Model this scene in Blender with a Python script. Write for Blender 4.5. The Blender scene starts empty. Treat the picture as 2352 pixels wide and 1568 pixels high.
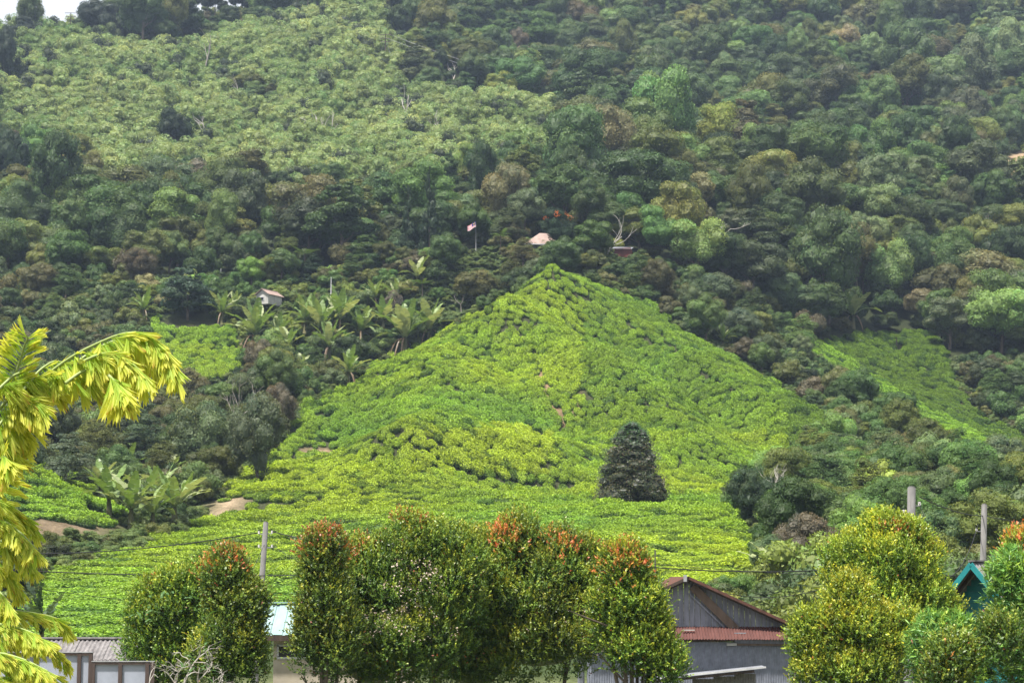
import bpy, math, random
import numpy as np
from mathutils import Vector, Matrix

sc = bpy.context.scene
COL = sc.collection
R = math.radians

# ------------------------------------------------------------------ camera
FPX = 4389.0                 # focal length in units of a 2352 px wide picture
CAMZ = 8.0
TILT = math.atan(546.0 / FPX)
cam_d = bpy.data.cameras.new('camera')
cam_d.sensor_width = 36.0
cam_d.lens = 36.0 * FPX / 2352.0
cam_d.clip_start = 0.5
cam_d.clip_end = 6000.0
cam = bpy.data.objects.new('camera', cam_d)
COL.objects.link(cam)
cam.location = (0, 0, CAMZ)
cam.rotation_euler = (R(90) + TILT, 0, 0)
sc.camera = cam

# ------------------------------------------------------------------ sky and sun
SUN_EL, SUN_AZ = R(67), R(222)        # azimuth clockwise from +Y (away from the viewer): behind and to the left
world = bpy.data.worlds.new('World')
sc.world = world
world.use_nodes = True
wn = world.node_tree.nodes; wl = world.node_tree.links
wn.clear()
sky = wn.new('ShaderNodeTexSky')
sky.sky_type = 'NISHITA'
sky.sun_disc = False
sky.sun_elevation = SUN_EL
sky.sun_rotation = SUN_AZ
sky.air_density = 1.0
sky.dust_density = 4.0
sky.ozone_density = 1.0
wtc = wn.new('ShaderNodeTexCoord')
wno = wn.new('ShaderNodeTexNoise'); wno.inputs['Scale'].default_value = 2.2; wno.inputs['Detail'].default_value = 5
wrm = wn.new('ShaderNodeValToRGB')
wrm.color_ramp.elements[0].position = 0.30; wrm.color_ramp.elements[0].color = (0.78, 0.78, 0.78, 1)
wrm.color_ramp.elements[1].position = 0.60; wrm.color_ramp.elements[1].color = (0.97, 0.97, 0.97, 1)
wmx = wn.new('ShaderNodeMix'); wmx.data_type = 'RGBA'
wmx.inputs['B'].default_value = (4.3, 4.45, 4.75, 1)     # bright broken cloud cover
wbg = wn.new('ShaderNodeBackground'); wbg.inputs['Strength'].default_value = 0.095
wout = wn.new('ShaderNodeOutputWorld')
wl.new(wtc.outputs['Generated'], wno.inputs['Vector'])
wl.new(wno.outputs['Fac'], wrm.inputs['Fac'])
wl.new(wrm.outputs['Color'], wmx.inputs['Factor'])
wl.new(sky.outputs['Color'], wmx.inputs['A'])
wl.new(wmx.outputs['Result'], wbg.inputs['Color'])
wl.new(wbg.outputs['Background'], wout.inputs['Surface'])

sun_d = bpy.data.lights.new('sun', 'SUN')
sun_d.energy = 4.0
sun_d.angle = R(3.5)
sun_d.color = (1.0, 0.955, 0.88)
sun = bpy.data.objects.new('sun', sun_d)
COL.objects.link(sun)
_sd = Vector((math.sin(SUN_AZ) * math.cos(SUN_EL), math.cos(SUN_AZ) * math.cos(SUN_EL), math.sin(SUN_EL)))
sun.rotation_euler = (-_sd).to_track_quat('-Z', 'Y').to_euler()
sun.location = (0, -20, 60)

vs = sc.view_settings
vs.view_transform = 'Standard'; vs.look = 'None'; vs.gamma = 1.0; vs.use_curve_mapping = False
vs.exposure = 1.4
sc.cycles.max_bounces = 6
sc.cycles.diffuse_bounces = 3
sc.cycles.glossy_bounces = 2
sc.cycles.transmission_bounces = 3
sc.cycles.volume_bounces = 0
sc.cycles.transparent_max_bounces = 4

# ------------------------------------------------------------------ helpers: picture <-> place
ct, st_ = math.cos(TILT), math.sin(TILT)
def W(px, py, Y):
    """the point at distance Y in front of the viewer that is seen at (px, py) of a 2352 x 1568 picture"""
    dx = (px - 1176.0) / FPX; dz = (784.0 - py) / FPX
    s = Y / (ct - dz * st_)
    return (dx * s, Y, CAMZ + (st_ + dz * ct) * s)
def PRJ(x, y, z):
    f = y * ct + (z - CAMZ) * st_
    u = -y * st_ + (z - CAMZ) * ct
    return 1176.0 + FPX * x / f, 784.0 - FPX * u / f
def ppm(Y): return FPX / Y

# ------------------------------------------------------------------ mesh helpers
def qmesh(name, V, faces, col=None, mats=None, midx=None, smooth=False):
    """V (n,3); faces = list of int arrays (m,k)"""
    me = bpy.data.meshes.new(name)
    V = np.asarray(V, np.float32)
    faces = [np.asarray(f, np.int32) for f in faces if len(f)]
    me.vertices.add(len(V)); me.vertices.foreach_set('co', V.ravel())
    loops = np.concatenate([f.ravel() for f in faces])
    sizes = np.concatenate([np.full(len(f), f.shape[1], np.int32) for f in faces])
    me.loops.add(len(loops)); me.loops.foreach_set('vertex_index', loops)
    me.polygons.add(len(sizes))
    me.polygons.foreach_set('loop_start', np.concatenate([[0], np.cumsum(sizes)[:-1]]).astype(np.int32))
    me.polygons.foreach_set('loop_total', sizes)
    if midx is not None: me.polygons.foreach_set('material_index', np.asarray(midx, np.int32))
    me.polygons.foreach_set('use_smooth', np.full(len(sizes), smooth))
    me.update(calc_edges=True)
    if col is not None:
        c = np.ones((len(V), 4), np.float32); c[:, :3] = col
        a = me.color_attributes.new('col', 'FLOAT_COLOR', 'POINT'); a.data.foreach_set('color', c.ravel())
    for m in (mats or []): me.materials.append(m)
    return me

class MB:
    """collects boxes, tubes and sheets into one mesh"""
    def __init__(s): s.V = []; s.F = {}; s.n = 0; s.C = []
    def add(s, V, F, col=None):
        V = np.asarray(V, float); 
        for f in F:
            f = np.asarray(f, int)
            if f.size == 0: continue
            if f.ndim == 1: f = f[None]
            s.F.setdefault(f.shape[1], []).append(f + s.n)
        s.V.append(V); s.n += len(V)
        s.C.append(np.broadcast_to(np.asarray(col if col is not None else (1, 1, 1), float), (len(V), 3)))
    def box(s, c, size, rz=0.0, M=None):
        a, b, d = np.array(size) / 2.0
        V = np.array([(-a,-b,-d),(a,-b,-d),(a,b,-d),(-a,b,-d),(-a,-b,d),(a,-b,d),(a,b,d),(-a,b,d)])
        if M is not None: V = V @ np.array(M).T
        if rz: 
            k, q = math.cos(rz), math.sin(rz); V = V @ np.array([[k,-q,0],[q,k,0],[0,0,1]]).T
        s.add(V + np.array(c), [[(0,3,2,1),(4,5,6,7),(0,1,5,4),(1,2,6,5),(2,3,7,6),(3,0,4,7)]])
    def bar(s, p, q, w, h, up=(0,0,1)):
        """box beam from p to q, w wide across, h along up"""
        p = np.array(p, float); q = np.array(q, float); d = q - p; L = np.linalg.norm(d); d /= L
        side = np.cross(d, up); side /= np.linalg.norm(side); u = np.cross(side, d)
        M = np.stack([d, side, u], 1)
        s.box((p + q) / 2, (L, w, h), M=M)
    def tube(s, pts, rad, k=6, cap=True, col=None):
        pts = np.asarray(pts, float); n = len(pts)
        rad = np.broadcast_to(np.asarray(rad, float), (n,))
        T = np.gradient(pts, axis=0); T /= np.linalg.norm(T, axis=1)[:, None] + 1e-9
        ref = np.array([0, 0, 1.0]) if abs(T[:, 2]).mean() < 0.8 else np.array([1.0, 0, 0])
        A = np.cross(T, ref); A /= np.linalg.norm(A, axis=1)[:, None] + 1e-9; B = np.cross(T, A)
        an = np.arange(k) * 2 * math.pi / k
        V = pts[:, None] + rad[:, None, None] * (A[:, None] * np.cos(an)[None, :, None] + B[:, None] * np.sin(an)[None, :, None])
        i, j = np.meshgrid(np.arange(n - 1), np.arange(k), indexing='ij'); j2 = (j + 1) % k
        F = np.stack([i*k+j, i*k+j2, (i+1)*k+j2, (i+1)*k+j], -1).reshape(-1, 4)
        fs = [F]
        if cap: fs += [np.arange(k)[None], (np.arange(k)[::-1] + (n-1)*k)[None]]
        s.add(V.reshape(-1, 3), fs, col)
    def mesh(s, name, mats=None, smooth=False, col=False):
        return qmesh(name, np.concatenate(s.V), [np.concatenate(f) for f in s.F.values()],
                     np.concatenate(s.C) if col else None, mats, None, smooth)

def link(name, me, parent=None, loc=None, mat=None):
    o = bpy.data.objects.new(name, me)
    COL.objects.link(o)
    if parent is not None: o.parent = parent
    if loc is not None: o.location = loc
    return o
def tag(o, label=None, cat=None, group=None, kind=None):
    if label: o['label'] = label
    if cat: o['category'] = cat
    if group: o['group'] = group
    if kind: o['kind'] = kind
    return o
def thing(name, label, cat, loc=(0,0,0), rz=0.0, group=None, scale=None):
    o = bpy.data.objects.new(name, None); COL.objects.link(o)
    o.empty_display_size = 0.3
    o.location = loc; o.rotation_euler = (0, 0, rz)
    if scale is not None: o.scale = (scale,)*3 if np.isscalar(scale) else scale
    return tag(o, label, cat, group)

# ------------------------------------------------------------------ materials
def mat(name, build):
    m = bpy.data.materials.new(name); m.use_nodes = True
    nt = m.node_tree; nt.nodes.clear()
    out = nt.nodes.new('ShaderNodeOutputMaterial')
    sh = build(nt)
    nt.links.new(sh, out.inputs['Surface'])
    return m
def node(nt, t, **kw):
    n = nt.nodes.new(t)
    for k, v in kw.items(): setattr(n, k, v)
    return n
def noise_fac(nt, scale, detail=4, rough=0.55, coord='Object', vec=None, stretch=None):
    tc = node(nt, 'ShaderNodeTexCoord'); nz = node(nt, 'ShaderNodeTexNoise')
    nz.inputs['Scale'].default_value = scale; nz.inputs['Detail'].default_value = detail; nz.inputs['Roughness'].default_value = rough
    if stretch:
        mp = node(nt, 'ShaderNodeMapping'); mp.inputs['Scale'].default_value = stretch
        nt.links.new(tc.outputs[coord], mp.inputs['Vector']); nt.links.new(mp.outputs['Vector'], nz.inputs['Vector'])
    else: nt.links.new(tc.outputs[coord], nz.inputs['Vector'])
    return nz.outputs['Fac']
def ramp(nt, fac, stops):
    r = node(nt, 'ShaderNodeValToRGB'); e = r.color_ramp.elements
    while len(e) < len(stops): e.new(0.5)
    for el, (p, c) in zip(e, stops): el.position = p; el.color = (*c, 1)
    nt.links.new(fac, r.inputs['Fac']); return r.outputs['Color']
def mul(nt, a, b, mode='MULTIPLY', fac=1.0):
    m = node(nt, 'ShaderNodeMix', data_type='RGBA', blend_type=mode); m.inputs['Factor'].default_value = fac
    nt.links.new(a, m.inputs['A'])
    if isinstance(b, tuple): m.inputs['B'].default_value = (*b, 1)
    else: nt.links.new(b, m.inputs['B'])
    return m.outputs['Result']
def mixf(nt, f, a, b):
    m = node(nt, 'ShaderNodeMix', data_type='RGBA')
    nt.links.new(f, m.inputs['Factor'])
    for s_, v in (('A', a), ('B', b)):
        if isinstance(v, tuple): m.inputs[s_].default_value = (*v, 1)
        else: nt.links.new(v, m.inputs[s_])
    return m.outputs['Result']
def bsdf(nt, color, rough=0.7, spec=0.3, metal=0.0, bump=None, bstr=0.3, bdist=0.02):
    b = node(nt, 'ShaderNodeBsdfPrincipled')
    if isinstance(color, tuple): b.inputs['Base Color'].default_value = (*color, 1)
    else: nt.links.new(color, b.inputs['Base Color'])
    b.inputs['Roughness'].default_value = rough
    b.inputs['Specular IOR Level'].default_value = spec
    b.inputs['Metallic'].default_value = metal
    if bump is not None:
        bp = node(nt, 'ShaderNodeBump'); bp.inputs['Strength'].default_value = bstr; bp.inputs['Distance'].default_value = bdist
        nt.links.new(bump, bp.inputs['Height']); nt.links.new(bp.outputs['Normal'], b.inputs['Normal'])
    return b.outputs['BSDF']
def leaf_shader(nt, color, transl=0.3, rough=0.5, spec=0.3):
    b = bsdf(nt, color, rough, spec)
    t = node(nt, 'ShaderNodeBsdfTranslucent')
    tcol = mul(nt, color, (1.15, 1.1, 0.55))
    nt.links.new(tcol, t.inputs['Color'])
    mx = node(nt, 'ShaderNodeMixShader'); mx.inputs['Fac'].default_value = transl
    nt.links.new(b, mx.inputs[1]); nt.links.new(t.outputs['BSDF'], mx.inputs[2])
    return mx.outputs['Shader']
def attr(nt, name, typ='GEOMETRY'):
    a = node(nt, 'ShaderNodeAttribute', attribute_name=name); a.attribute_type = typ
    return a.outputs['Color']

def leaf_inst_m(nt): return leaf_shader(nt, mul(nt, attr(nt, 'col'), attr(nt, 'tcol', 'INSTANCER')), 0.3, 0.55, 0.25)
def leaf_own_m(nt): return leaf_shader(nt, attr(nt, 'col'), 0.3, 0.42, 0.35)
def palm_leaf_m(nt): return leaf_shader(nt, attr(nt, 'col'), 0.5, 0.55, 0.2)
M_LEAFI = mat('foliage', leaf_inst_m)
M_LEAF = mat('leaves', leaf_own_m)
M_PALM = mat('palm_leaves', palm_leaf_m)
def bark(c1, c2, sc_=3.0):
    def f(nt):
        n = noise_fac(nt, sc_, 5, 0.6, stretch=(1, 1, 0.25))
        return bsdf(nt, ramp(nt, n, [(0.3, c1), (0.7, c2)]), 0.85, 0.15, bump=n, bstr=0.5)
    return f
M_BARK = mat('bark', bark((0.05, 0.04, 0.03), (0.16, 0.13, 0.10)))
M_PALEBARK = mat('pale_bark', bark((0.26, 0.23, 0.20), (0.50, 0.47, 0.42)))
M_BSTEM = mat('banana_stem_skin', bark((.05, .06, .025), (.13, .12, .06)))
M_TWIG = mat('twig_bark', bark((0.20, 0.17, 0.15), (0.38, 0.34, 0.30), 6))
# ------------------------------------------------------------------ terrain
CP = [
 # near tea field
 (-150,1440,104),(130,1440,104),(500,1425,107),(1000,1410,110),(1500,1375,112),(1700,1360,114),
 (-100,1330,122),(80,1320,124),(250,1290,134),(600,1300,130),(1000,1275,135),(1500,1262,138),(1715,1300,128),
 (430,1222,156),(600,1212,158),(900,1192,162),(1200,1182,166),(1450,1162,170),(1600,1162,169),(1680,1190,160),
 (500,1175,170),(900,1118,186),(1200,1122,190),(1480,1150,184),(1630,1146,188),(700,1140,180),
 # humps on the lower hill
 (1050,1012,206),(1200,1045,204),(930,1060,196),(1330,1100,196),(1150,1090,194),(680,1040,204),(800,1045,203),
 # left crest of the main hill
 (560,1105,188),(660,1015,206),(760,925,221),(900,838,236),(1050,768,250),(1150,702,262),(1222,648,272),(1255,618,276),(1280,594,279),
 # behind the left crest
 (560,1030,250),(700,960,258),(900,880,268),(1080,800,280),(1180,720,290),
 # right face and shoulder
 (1340,640,279),(1420,685,279),(1600,800,262),(1750,880,249),(1890,972,234),(1790,1030,224),(1670,1115,204),
 (1450,808,260),(1550,905,243),(1600,1010,224),(1390,850,240),(1250,790,252),(1550,950,228),(1300,705,268),
 (1000,905,227),(1200,955,221),(1400,1010,214),(850,990,214),(1180,830,244),
 # left gully and slope
 (-250,900,180),(-100,960,172),(0,1022,166),(150,1130,156),(285,1214,149),(0,1190,146),(150,1205,146),
 (330,1235,172),(-100,1240,140),(100,1235,143),(200,1255,142),
 (430,1140,206),(250,1080,215),(100,1010,225),(450,1030,228),(560,940,248),(250,930,245),(0,900,238),
 # knoll
 (450,732,288),(400,850,266),(545,800,276),(345,745,284),(520,860,264),(300,820,268),(640,850,268),
 # terrace with the houses
 (620,712,292),(850,690,294),(300,700,292),(1000,655,294),(760,750,284),(0,790,268),(150,720,288),(-250,750,280),
 (1230,588,298),(1400,600,298),(1100,575,308),(1320,560,304),
 # right gully
 (1700,815,277),(1850,945,257),(1960,1060,226),(2020,1170,186),(1900,1260,150),(2200,1320,128),(2300,1220,152),
 (2352,1130,185),(2500,1150,180),(1730,1225,164),(1770,1345,124),(1900,1420,108),(2450,1330,125),(1720,1150,190),
 # right ridge and the tea face beyond it
 (1815,782,300),(2000,888,276),(2150,978,256),(2352,1082,236),(2000,800,312),(2150,812,309),(2190,905,288),
 (2250,975,272),(2380,1010,268),(2000,862,298),(2550,1080,250),
 # foot of the forest
 (1600,655,306),(1800,700,318),(2050,735,326),(2300,720,336),(2550,700,345),
 (-300,640,325),(0,620,322),(300,620,320),(600,605,318),(900,590,318),(1300,535,326),(1700,575,332),(2100,580,352),(2352,580,362),(2600,560,370),
 (-300,430,392),(0,420,392),(500,440,387),(1000,420,392),(1500,400,402),(2000,400,432),(2352,410,442),(2600,400,450),
 (-300,220,465),(0,220,462),(500,220,472),(1000,220,482),(1500,215,505),(2000,200,540),(2352,200,560),(2600,180,570),
 (-300,90,512),(40,105,520),(400,85,530),(700,50,545),(900,20,560),
 (1200,10,580),(1800,10,620),(2352,10,645),(1200,-200,690),(1800,-260,740),(2352,-320,780),(2700,-300,780),(900,-100,640),
]
CPW = [(x_, y_, z_ - (.55 if 98 < y_ < 285 else 0)) for x_, y_, z_ in (W(*c) for c in CP)]
# ground that the viewer cannot see: yard below the viewer, back of the ridge, flanks
CPW += [(-60,-40,6.4),(60,-40,6.4),(0,-40,6.4),(0,0,6.2),(-15,3,6.2),(15,3,6.2),(-40,30,0.8),(0,30,0.8),(40,30,0.8)]
CPW += [(x, y, 0.0) for y in (48, 66, 82) for x in (-60, -30, 0, 30, 60)]
CPW += [(-160,0,4),(160,0,4),(-160,80,4),(160,80,6),(-160,140,20),(170,150,18)]
CPW += [(-210,680,120),(-100,680,140),(-20,720,175),(60,820,260),(160,900,285),(-210,900,100),(-320,560,150),(-320,400,95),(-320,250,50),(330,300,70),(340,450,135),(360,620,215),(360,800,260),(300,180,40)]
CPA = np.array(CPW)
def _tps(d2): return np.where(d2 > 1e-9, 0.5 * d2 * np.log(d2 + 1e-12), 0.0)
_S = 100.0
_xy = CPA[:, :2] / _S
_K = _tps(((_xy[:, None] - _xy[None]) ** 2).sum(-1)) + 2e-4 * np.eye(len(_xy))
_Pm = np.hstack([np.ones((len(_xy), 1)), _xy])
_A = np.block([[_K, _Pm], [_Pm.T, np.zeros((3, 3))]])
_w = np.linalg.solve(_A, np.concatenate([CPA[:, 2], np.zeros(3)]))
def h_rbf(x, y):
    q = np.stack([x, y], -1) / _S
    out = np.empty(len(q))
    for i in range(0, len(q), 20000):
        qq = q[i:i+20000]
        out[i:i+20000] = _tps(((qq[:, None] - _xy[None]) ** 2).sum(-1)) @ _w[:-3] + _w[-3] + qq @ _w[-2:]
    return out
def vnoise(x, y, seed=0):
    """smooth value noise in -1..1"""
    xi = np.floor(x).astype(np.int64); yi = np.floor(y).astype(np.int64); fx = x - xi; fy = y - yi
    fx = fx*fx*(3-2*fx); fy = fy*fy*(3-2*fy)
    def hsh(a, b):
        n = (a * 374761393 + b * 668265263 + seed * 974634777) & 0xffffffff
        n = ((n ^ (n >> 13)) * 1274126177) & 0xffffffff
        return ((n ^ (n >> 16)) & 0xffff) / 32767.5 - 1.0
    return (hsh(xi, yi)*(1-fx)+hsh(xi+1, yi)*fx)*(1-fy) + (hsh(xi, yi+1)*(1-fx)+hsh(xi+1, yi+1)*fx)*fy
def segdist(px, py, line):
    d = np.full(len(px), 1e9)
    for (x1, y1), (x2, y2) in zip(line[:-1], line[1:]):
        vx, vy = x2 - x1, y2 - y1; L = vx*vx + vy*vy
        t = np.clip(((px - x1)*vx + (py - y1)*vy) / L, 0, 1)
        d = np.minimum(d, np.hypot(px - x1 - t*vx, py - y1 - t*vy))
    return d
GX0, GX1, GY0, GY1, GS = -420.0, 420.0, -45.0, 960.0, 3.0
gx = np.arange(GX0, GX1 + .1, GS); gy = np.arange(GY0, GY1 + .1, GS)
_XX, _YY = np.meshgrid(gx, gy)
H = h_rbf(_XX.ravel(), _YY.ravel()).reshape(_XX.shape)
_far = np.clip((_YY - 300) / 60, 0, 1)
H += vnoise(_XX / 9, _YY / 9, 1) * (0.30 * np.clip((_YY - 95) / 20, 0, 1) + 0.9 * _far) + vnoise(_XX / 26, _YY / 26, 2) * (0.3 * np.clip((_YY - 95) / 20, 0, 1) + 2.2 * _far)
H += vnoise(_XX / 60 + _YY / 200, _YY / 150, 5) * 5.0 * np.clip((_YY - 330) / 80, 0, 1)
H = np.minimum(H, 330)
# spurs and hollows that run down the tea hill: line as seen with its distance, height, half width
_base_w = lambda L: np.array([W(*q)[:2] for q in L])
for L, amp, sig in (([(1150,745,256),(1290,812,250),(1420,852,240),(1540,930,229),(1620,1040,212)], 3.2, 6.0), ([(1330,700,272),(1450,800,260),(1560,895,245),(1690,985,230)], -3.2, 7.0),
    ([(930,1040,199),(1050,1012,206),(1240,1040,205)], 2.2, 5.0), ([(1040,1088,194),(1150,1105,193),(1340,1112,194)], -1.3, 3.0), 
    ([(860,880,231),(820,960,218),(770,1030,207)], -2.0, 6.0), ([(1000,880,232),(960,960,218),(900,1050,200)], 1.6, 5.5), ([(500,1180,169),(700,1150,178),(900,1150,176)], -.8, 4.0), ([(1210,1000,213),(1310,980,217)], -1.0, 3.5), ([(600,1270,140),(1000,1250,142)], .5, 5.0)):
    _l = _base_w(L); _d = segdist(_XX.ravel(), _YY.ravel(), [tuple(q) for q in _l]).reshape(_XX.shape); H += amp*np.exp(-(_d/sig)**2)
def hgt(x, y):
    x = np.asarray(x, float); y = np.asarray(y, float)
    u = np.clip((x - GX0) / GS, 0, len(gx) - 1.001); v = np.clip((y - GY0) / GS, 0, len(gy) - 1.001)
    i = u.astype(int); j = v.astype(int); a = u - i; b = v - j
    return (H[j, i]*(1-a)+H[j, i+1]*a)*(1-b) + (H[j+1, i]*(1-a)+H[j+1, i+1]*a)*b
def ground(px, py, ymin=95.0, ymax=900.0):
    """first ground point seen at picture position (px, py)"""
    dx = (px - 1176.0) / FPX; dz = (784.0 - py) / FPX
    Y = np.arange(ymin, ymax, 0.5)
    s = Y / (ct - dz * st_)
    d = hgt(dx * s, Y) - (CAMZ + (st_ + dz * ct) * s)
    k = np.argmax(d > 0)
    if d[k] <= 0: k = len(Y) - 1
    return np.array([dx * s[k], Y[k], hgt(dx * s[k], Y[k])])
def visible(x, y, z, margin=0.3, n=70):
    t = np.linspace(0.12, 0.985, n)
    out = np.ones(len(x), bool)
    for i in range(0, len(x), 5000):
        X = x[i:i+5000, None] * t; Y = y[i:i+5000, None] * t; Z = CAMZ + (z[i:i+5000, None] - CAMZ) * t
        out[i:i+5000] = ((hgt(X, Y) - Z) < margin).all(1)
    return out
def inpoly(px, py, poly):
    c = np.zeros(len(px), bool); n = len(poly)
    for i in range(n):
        x1, y1 = poly[i]; x2, y2 = poly[(i + 1) % n]
        if y1 == y2: continue
        k = ((y1 > py) != (y2 > py)) & (px < (x2 - x1) * (py - y1) / (y2 - y1) + x1)
        c ^= k
    return c
# zones, outlined as they are seen
TEA_MAIN = [(425,1222),(500,1150),(565,1095),(660,1005),(690,945),(760,905),(900,822),(1050,752),(1150,690),(1230,625),(1288,596),(1345,640),(1420,662),(1500,715),(1600,785),(1750,868),(1905,960),(1850,1010),(1760,1065),(1672,1120),(1648,1150),(1705,1190),(1775,1330),(1650,1360),(1400,1420),(700,1450),(600,1480),(120,1480),(60,1400),(95,1325),(200,1298),(330,1256)]
TEA_LEFT = [(-200,860),(0,1000),(100,1065),(200,1122),(295,1208),(270,1218),(180,1206),(90,1194),(0,1172),(-200,1150)]
TEA_KNOLL = [(340,742),(375,722),(470,716),(520,740),(562,800),(556,842),(505,870),(420,890),(380,830)]
TEA_RIGHT = [(1795,765),(1870,790),(1990,766),(2150,762),(2178,820),(2200,885),(2230,945),(2300,985),(2352,1010),(2480,1060),(2480,1150),(2352,1090),(2200,1020),(2060,940),(1930,860)]
ACACIA = [(15,95),(180,75),(330,125),(400,135),(560,70),(780,30),(830,0),(900,60),(930,150),(900,210),(1000,225),(1150,250),(1300,275),(1350,395),(1200,440),(1090,450),(1030,500),(900,550),(780,560),(690,500),(640,470),(450,460),(330,465),(200,440),(120,375),(25,350),(-40,260),(-40,100)]
ACACIA_SEEN = [(15,90),(180,70),(400,115),(560,55),(780,15),(850,0),(920,110),(900,180),(1000,185),(1150,215),(1300,250),(1310,310),(1150,335),(1050,325),(980,375),(780,430),(690,345),(640,325),(450,340),(330,345),(200,315),(120,265),(25,255),(-40,200),(-40,100)]
ACACIA_HOLE = [(500,200),(560,195),(640,215),(640,245),(580,255),(520,240)]
CLEARED = [(2250,400),(2290,368),(2352,345),(2480,345),(2480,480),(2352,480),(2290,460),(2255,430)]
GAPS = [  # tracks, drains and bare strips between the bushes: line, half width
 ([(1050,1085),(1110,1104),(1200,1116),(1290,1122),(1350,1112)], 8), ([(690,1036),(740,1040),(800,1046)], 9),
 ([(1230,815),(1240,850),(1248,890),(1262,930),(1290,965)], 7), ([(480,1188),(520,1172),(560,1160)], 17), ([(590,1160),(660,1160)], 6),
 ([(900,1158),(1000,1150)], 2.5), ([(420,1235),(620,1228),(820,1215)], 2), ([(820,1262),(1000,1272)], 2), ([(560,1265),(700,1285)], 2.5),
 ([(200,1345),(420,1330),(600,1335)], 2), ([(1480,1190),(1600,1205),(1690,1250)], 2.5), ([(1400,1250),(1560,1275),(1680,1310)], 2.5),
 ([(800,1010),(840,960),(870,910)], 2.5), ([(700,1005),(740,940)], 2), ([(1180,1005),(1300,985)], 2.5), ([(1130,1140),(1165,1137)], 4), ([(2238,890),(2250,945)], 13), ([(1090,905),(1040,960),(985,1010)], 1.6), ([(960,870),(890,950)], 1.6), ([(1420,730),(1500,800)], 2), ([(1500,760),(1600,850),(1680,900)], 2), ([(1560,960),(1650,1010)], 2), ([(1330,900),(1400,960)], 2), ([(1000,1215),(1300,1205)], 2), ([(500,1250),(640,1258)], 2),
]
def zone_of(x, y, z):
    """0 scrub, 1 tea, 2 forest, 3 pale regrowth, 4 bare, 5 yard"""
    px, py = PRJ(x, y, z)
    zz = np.where(y > 306, 2, 0)
    zz[(px > 1500) & (y > 296) & (py < 690)] = 2
    tea = inpoly(px, py, TEA_MAIN) & (y > 98) & (y < 284) & ~((px < 760) & (y > 232))
    tea |= inpoly(px, py, TEA_LEFT) & (y > 138) & (y < 200)
    tea |= inpoly(px, py, TEA_KNOLL) & (y > 255) & (y < 300)
    tea |= inpoly(px, py, TEA_RIGHT) & (y > 225) & (y < 325)
    zz[tea] = 1
    ac = inpoly(px + 10*vnoise(x/8, y/8, 9), py + 8*vnoise(x/8, y/8, 8), ACACIA) & (y > 365) & ~inpoly(px, py, ACACIA_HOLE)
    zz[ac] = 3
    zz[inpoly(px, py, CLEARED) & (y > 350)] = 4
    zz[y < 98] = 5
    return zz, px, py

# ------------------------------------------------------------------ ground mesh
def ground_m(nt):
    a = attr(nt, 'col')
    n = noise_fac(nt, 0.55, 8, 0.65); n2 = noise_fac(nt, 4.0, 4, 0.6)
    c = mul(nt, a, ramp(nt, n, [(0.25, (0.55, 0.55, 0.5)), (0.75, (1.35, 1.3, 1.25))]))
    c = mul(nt, c, ramp(nt, n2, [(0.3, (0.7, 0.7, 0.7)), (0.7, (1.25, 1.25, 1.25))]))
    return bsdf(nt, c, 0.95, 0.1, bump=n2, bstr=0.6, bdist=0.2)
M_GROUND = mat('ground', ground_m)
_z, _gpx, _gpy = zone_of(_XX.ravel(), np.maximum(_YY.ravel(), 5), H.ravel())
_gc = np.array([(0.040,0.060,0.022),(0.040,0.046,0.022),(0.028,0.036,0.016),(0.075,0.105,0.04),(0.27,0.20,0.13),(0.10,0.11,0.05)])[_z]
for bx0, bx1, by0, by1, c in ((470,575,1150,1205,(0.25,0.195,0.135)), (0,290,1190,1232,(0.145,0.112,0.075)), (685,805,1028,1050,(0.28,0.2,0.13)), (2232,2262,885,945,(0.40,0.29,0.19)),(560,600,795,815,(0.3,0.22,0.15)),(1228,1300,812,970,(0.17,0.12,0.07))):
    k = (_gpx > bx0) & (_gpx < bx1) & (_gpy > by0) & (_gpy < by1) & (_YY.ravel() > 98) & (_YY.ravel() < 330)
    _gc[k] = c
nx, ny = len(gx), len(gy)
_i, _j = np.meshgrid(np.arange(nx - 1), np.arange(ny - 1))
_F = np.stack([_j*nx+_i, _j*nx+_i+1, (_j+1)*nx+_i+1, (_j+1)*nx+_i], -1).reshape(-1, 4)
terrain = link('terrain', qmesh('terrain', np.stack([_XX.ravel(), _YY.ravel(), H.ravel()], 1), [_F], _gc, [M_GROUND], smooth=True))
tag(terrain, 'hilly ground below the tea, scrub and forest', None, None, 'structure')
# ------------------------------------------------------------------ leaf clouds
def unit(v): return v / (np.linalg.norm(v, axis=-1, keepdims=True) + 1e-9)
def diamonds(P, N, L, Wd, rng, spread=0.8, dirs=None):
    """one diamond-shaped leaf (4 verts) per point"""
    n = len(P)
    nn = unit(N + spread * rng.normal(size=(n, 3)))
    if dirs is None: dirs = rng.normal(size=(n, 3))
    u = unit(dirs - nn * (dirs * nn).sum(1, keepdims=True)); v = np.cross(nn, u)
    L = np.broadcast_to(L, (n,))[:, None]; Wd = np.broadcast_to(Wd, (n,))[:, None]
    k = rng.uniform(-.15, .15, (n, 1))
    V = np.stack([P - u*L*.5, P + v*Wd*.5 + u*L*k, P + u*L*.5, P - v*Wd*.5 + u*L*k], 1).reshape(-1, 3)
    return V, np.arange(4*n).reshape(n, 4)
_IV = None
def ico():
    global _IV
    if _IV is None:
        import bmesh
        b = bmesh.new(); bmesh.ops.create_icosphere(b, subdivisions=2, radius=1.0)
        _IV = (np.array([v.co[:] for v in b.verts]), np.array([[v.index for v in f.verts] for f in b.faces])); b.free()
    return _IV
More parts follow.
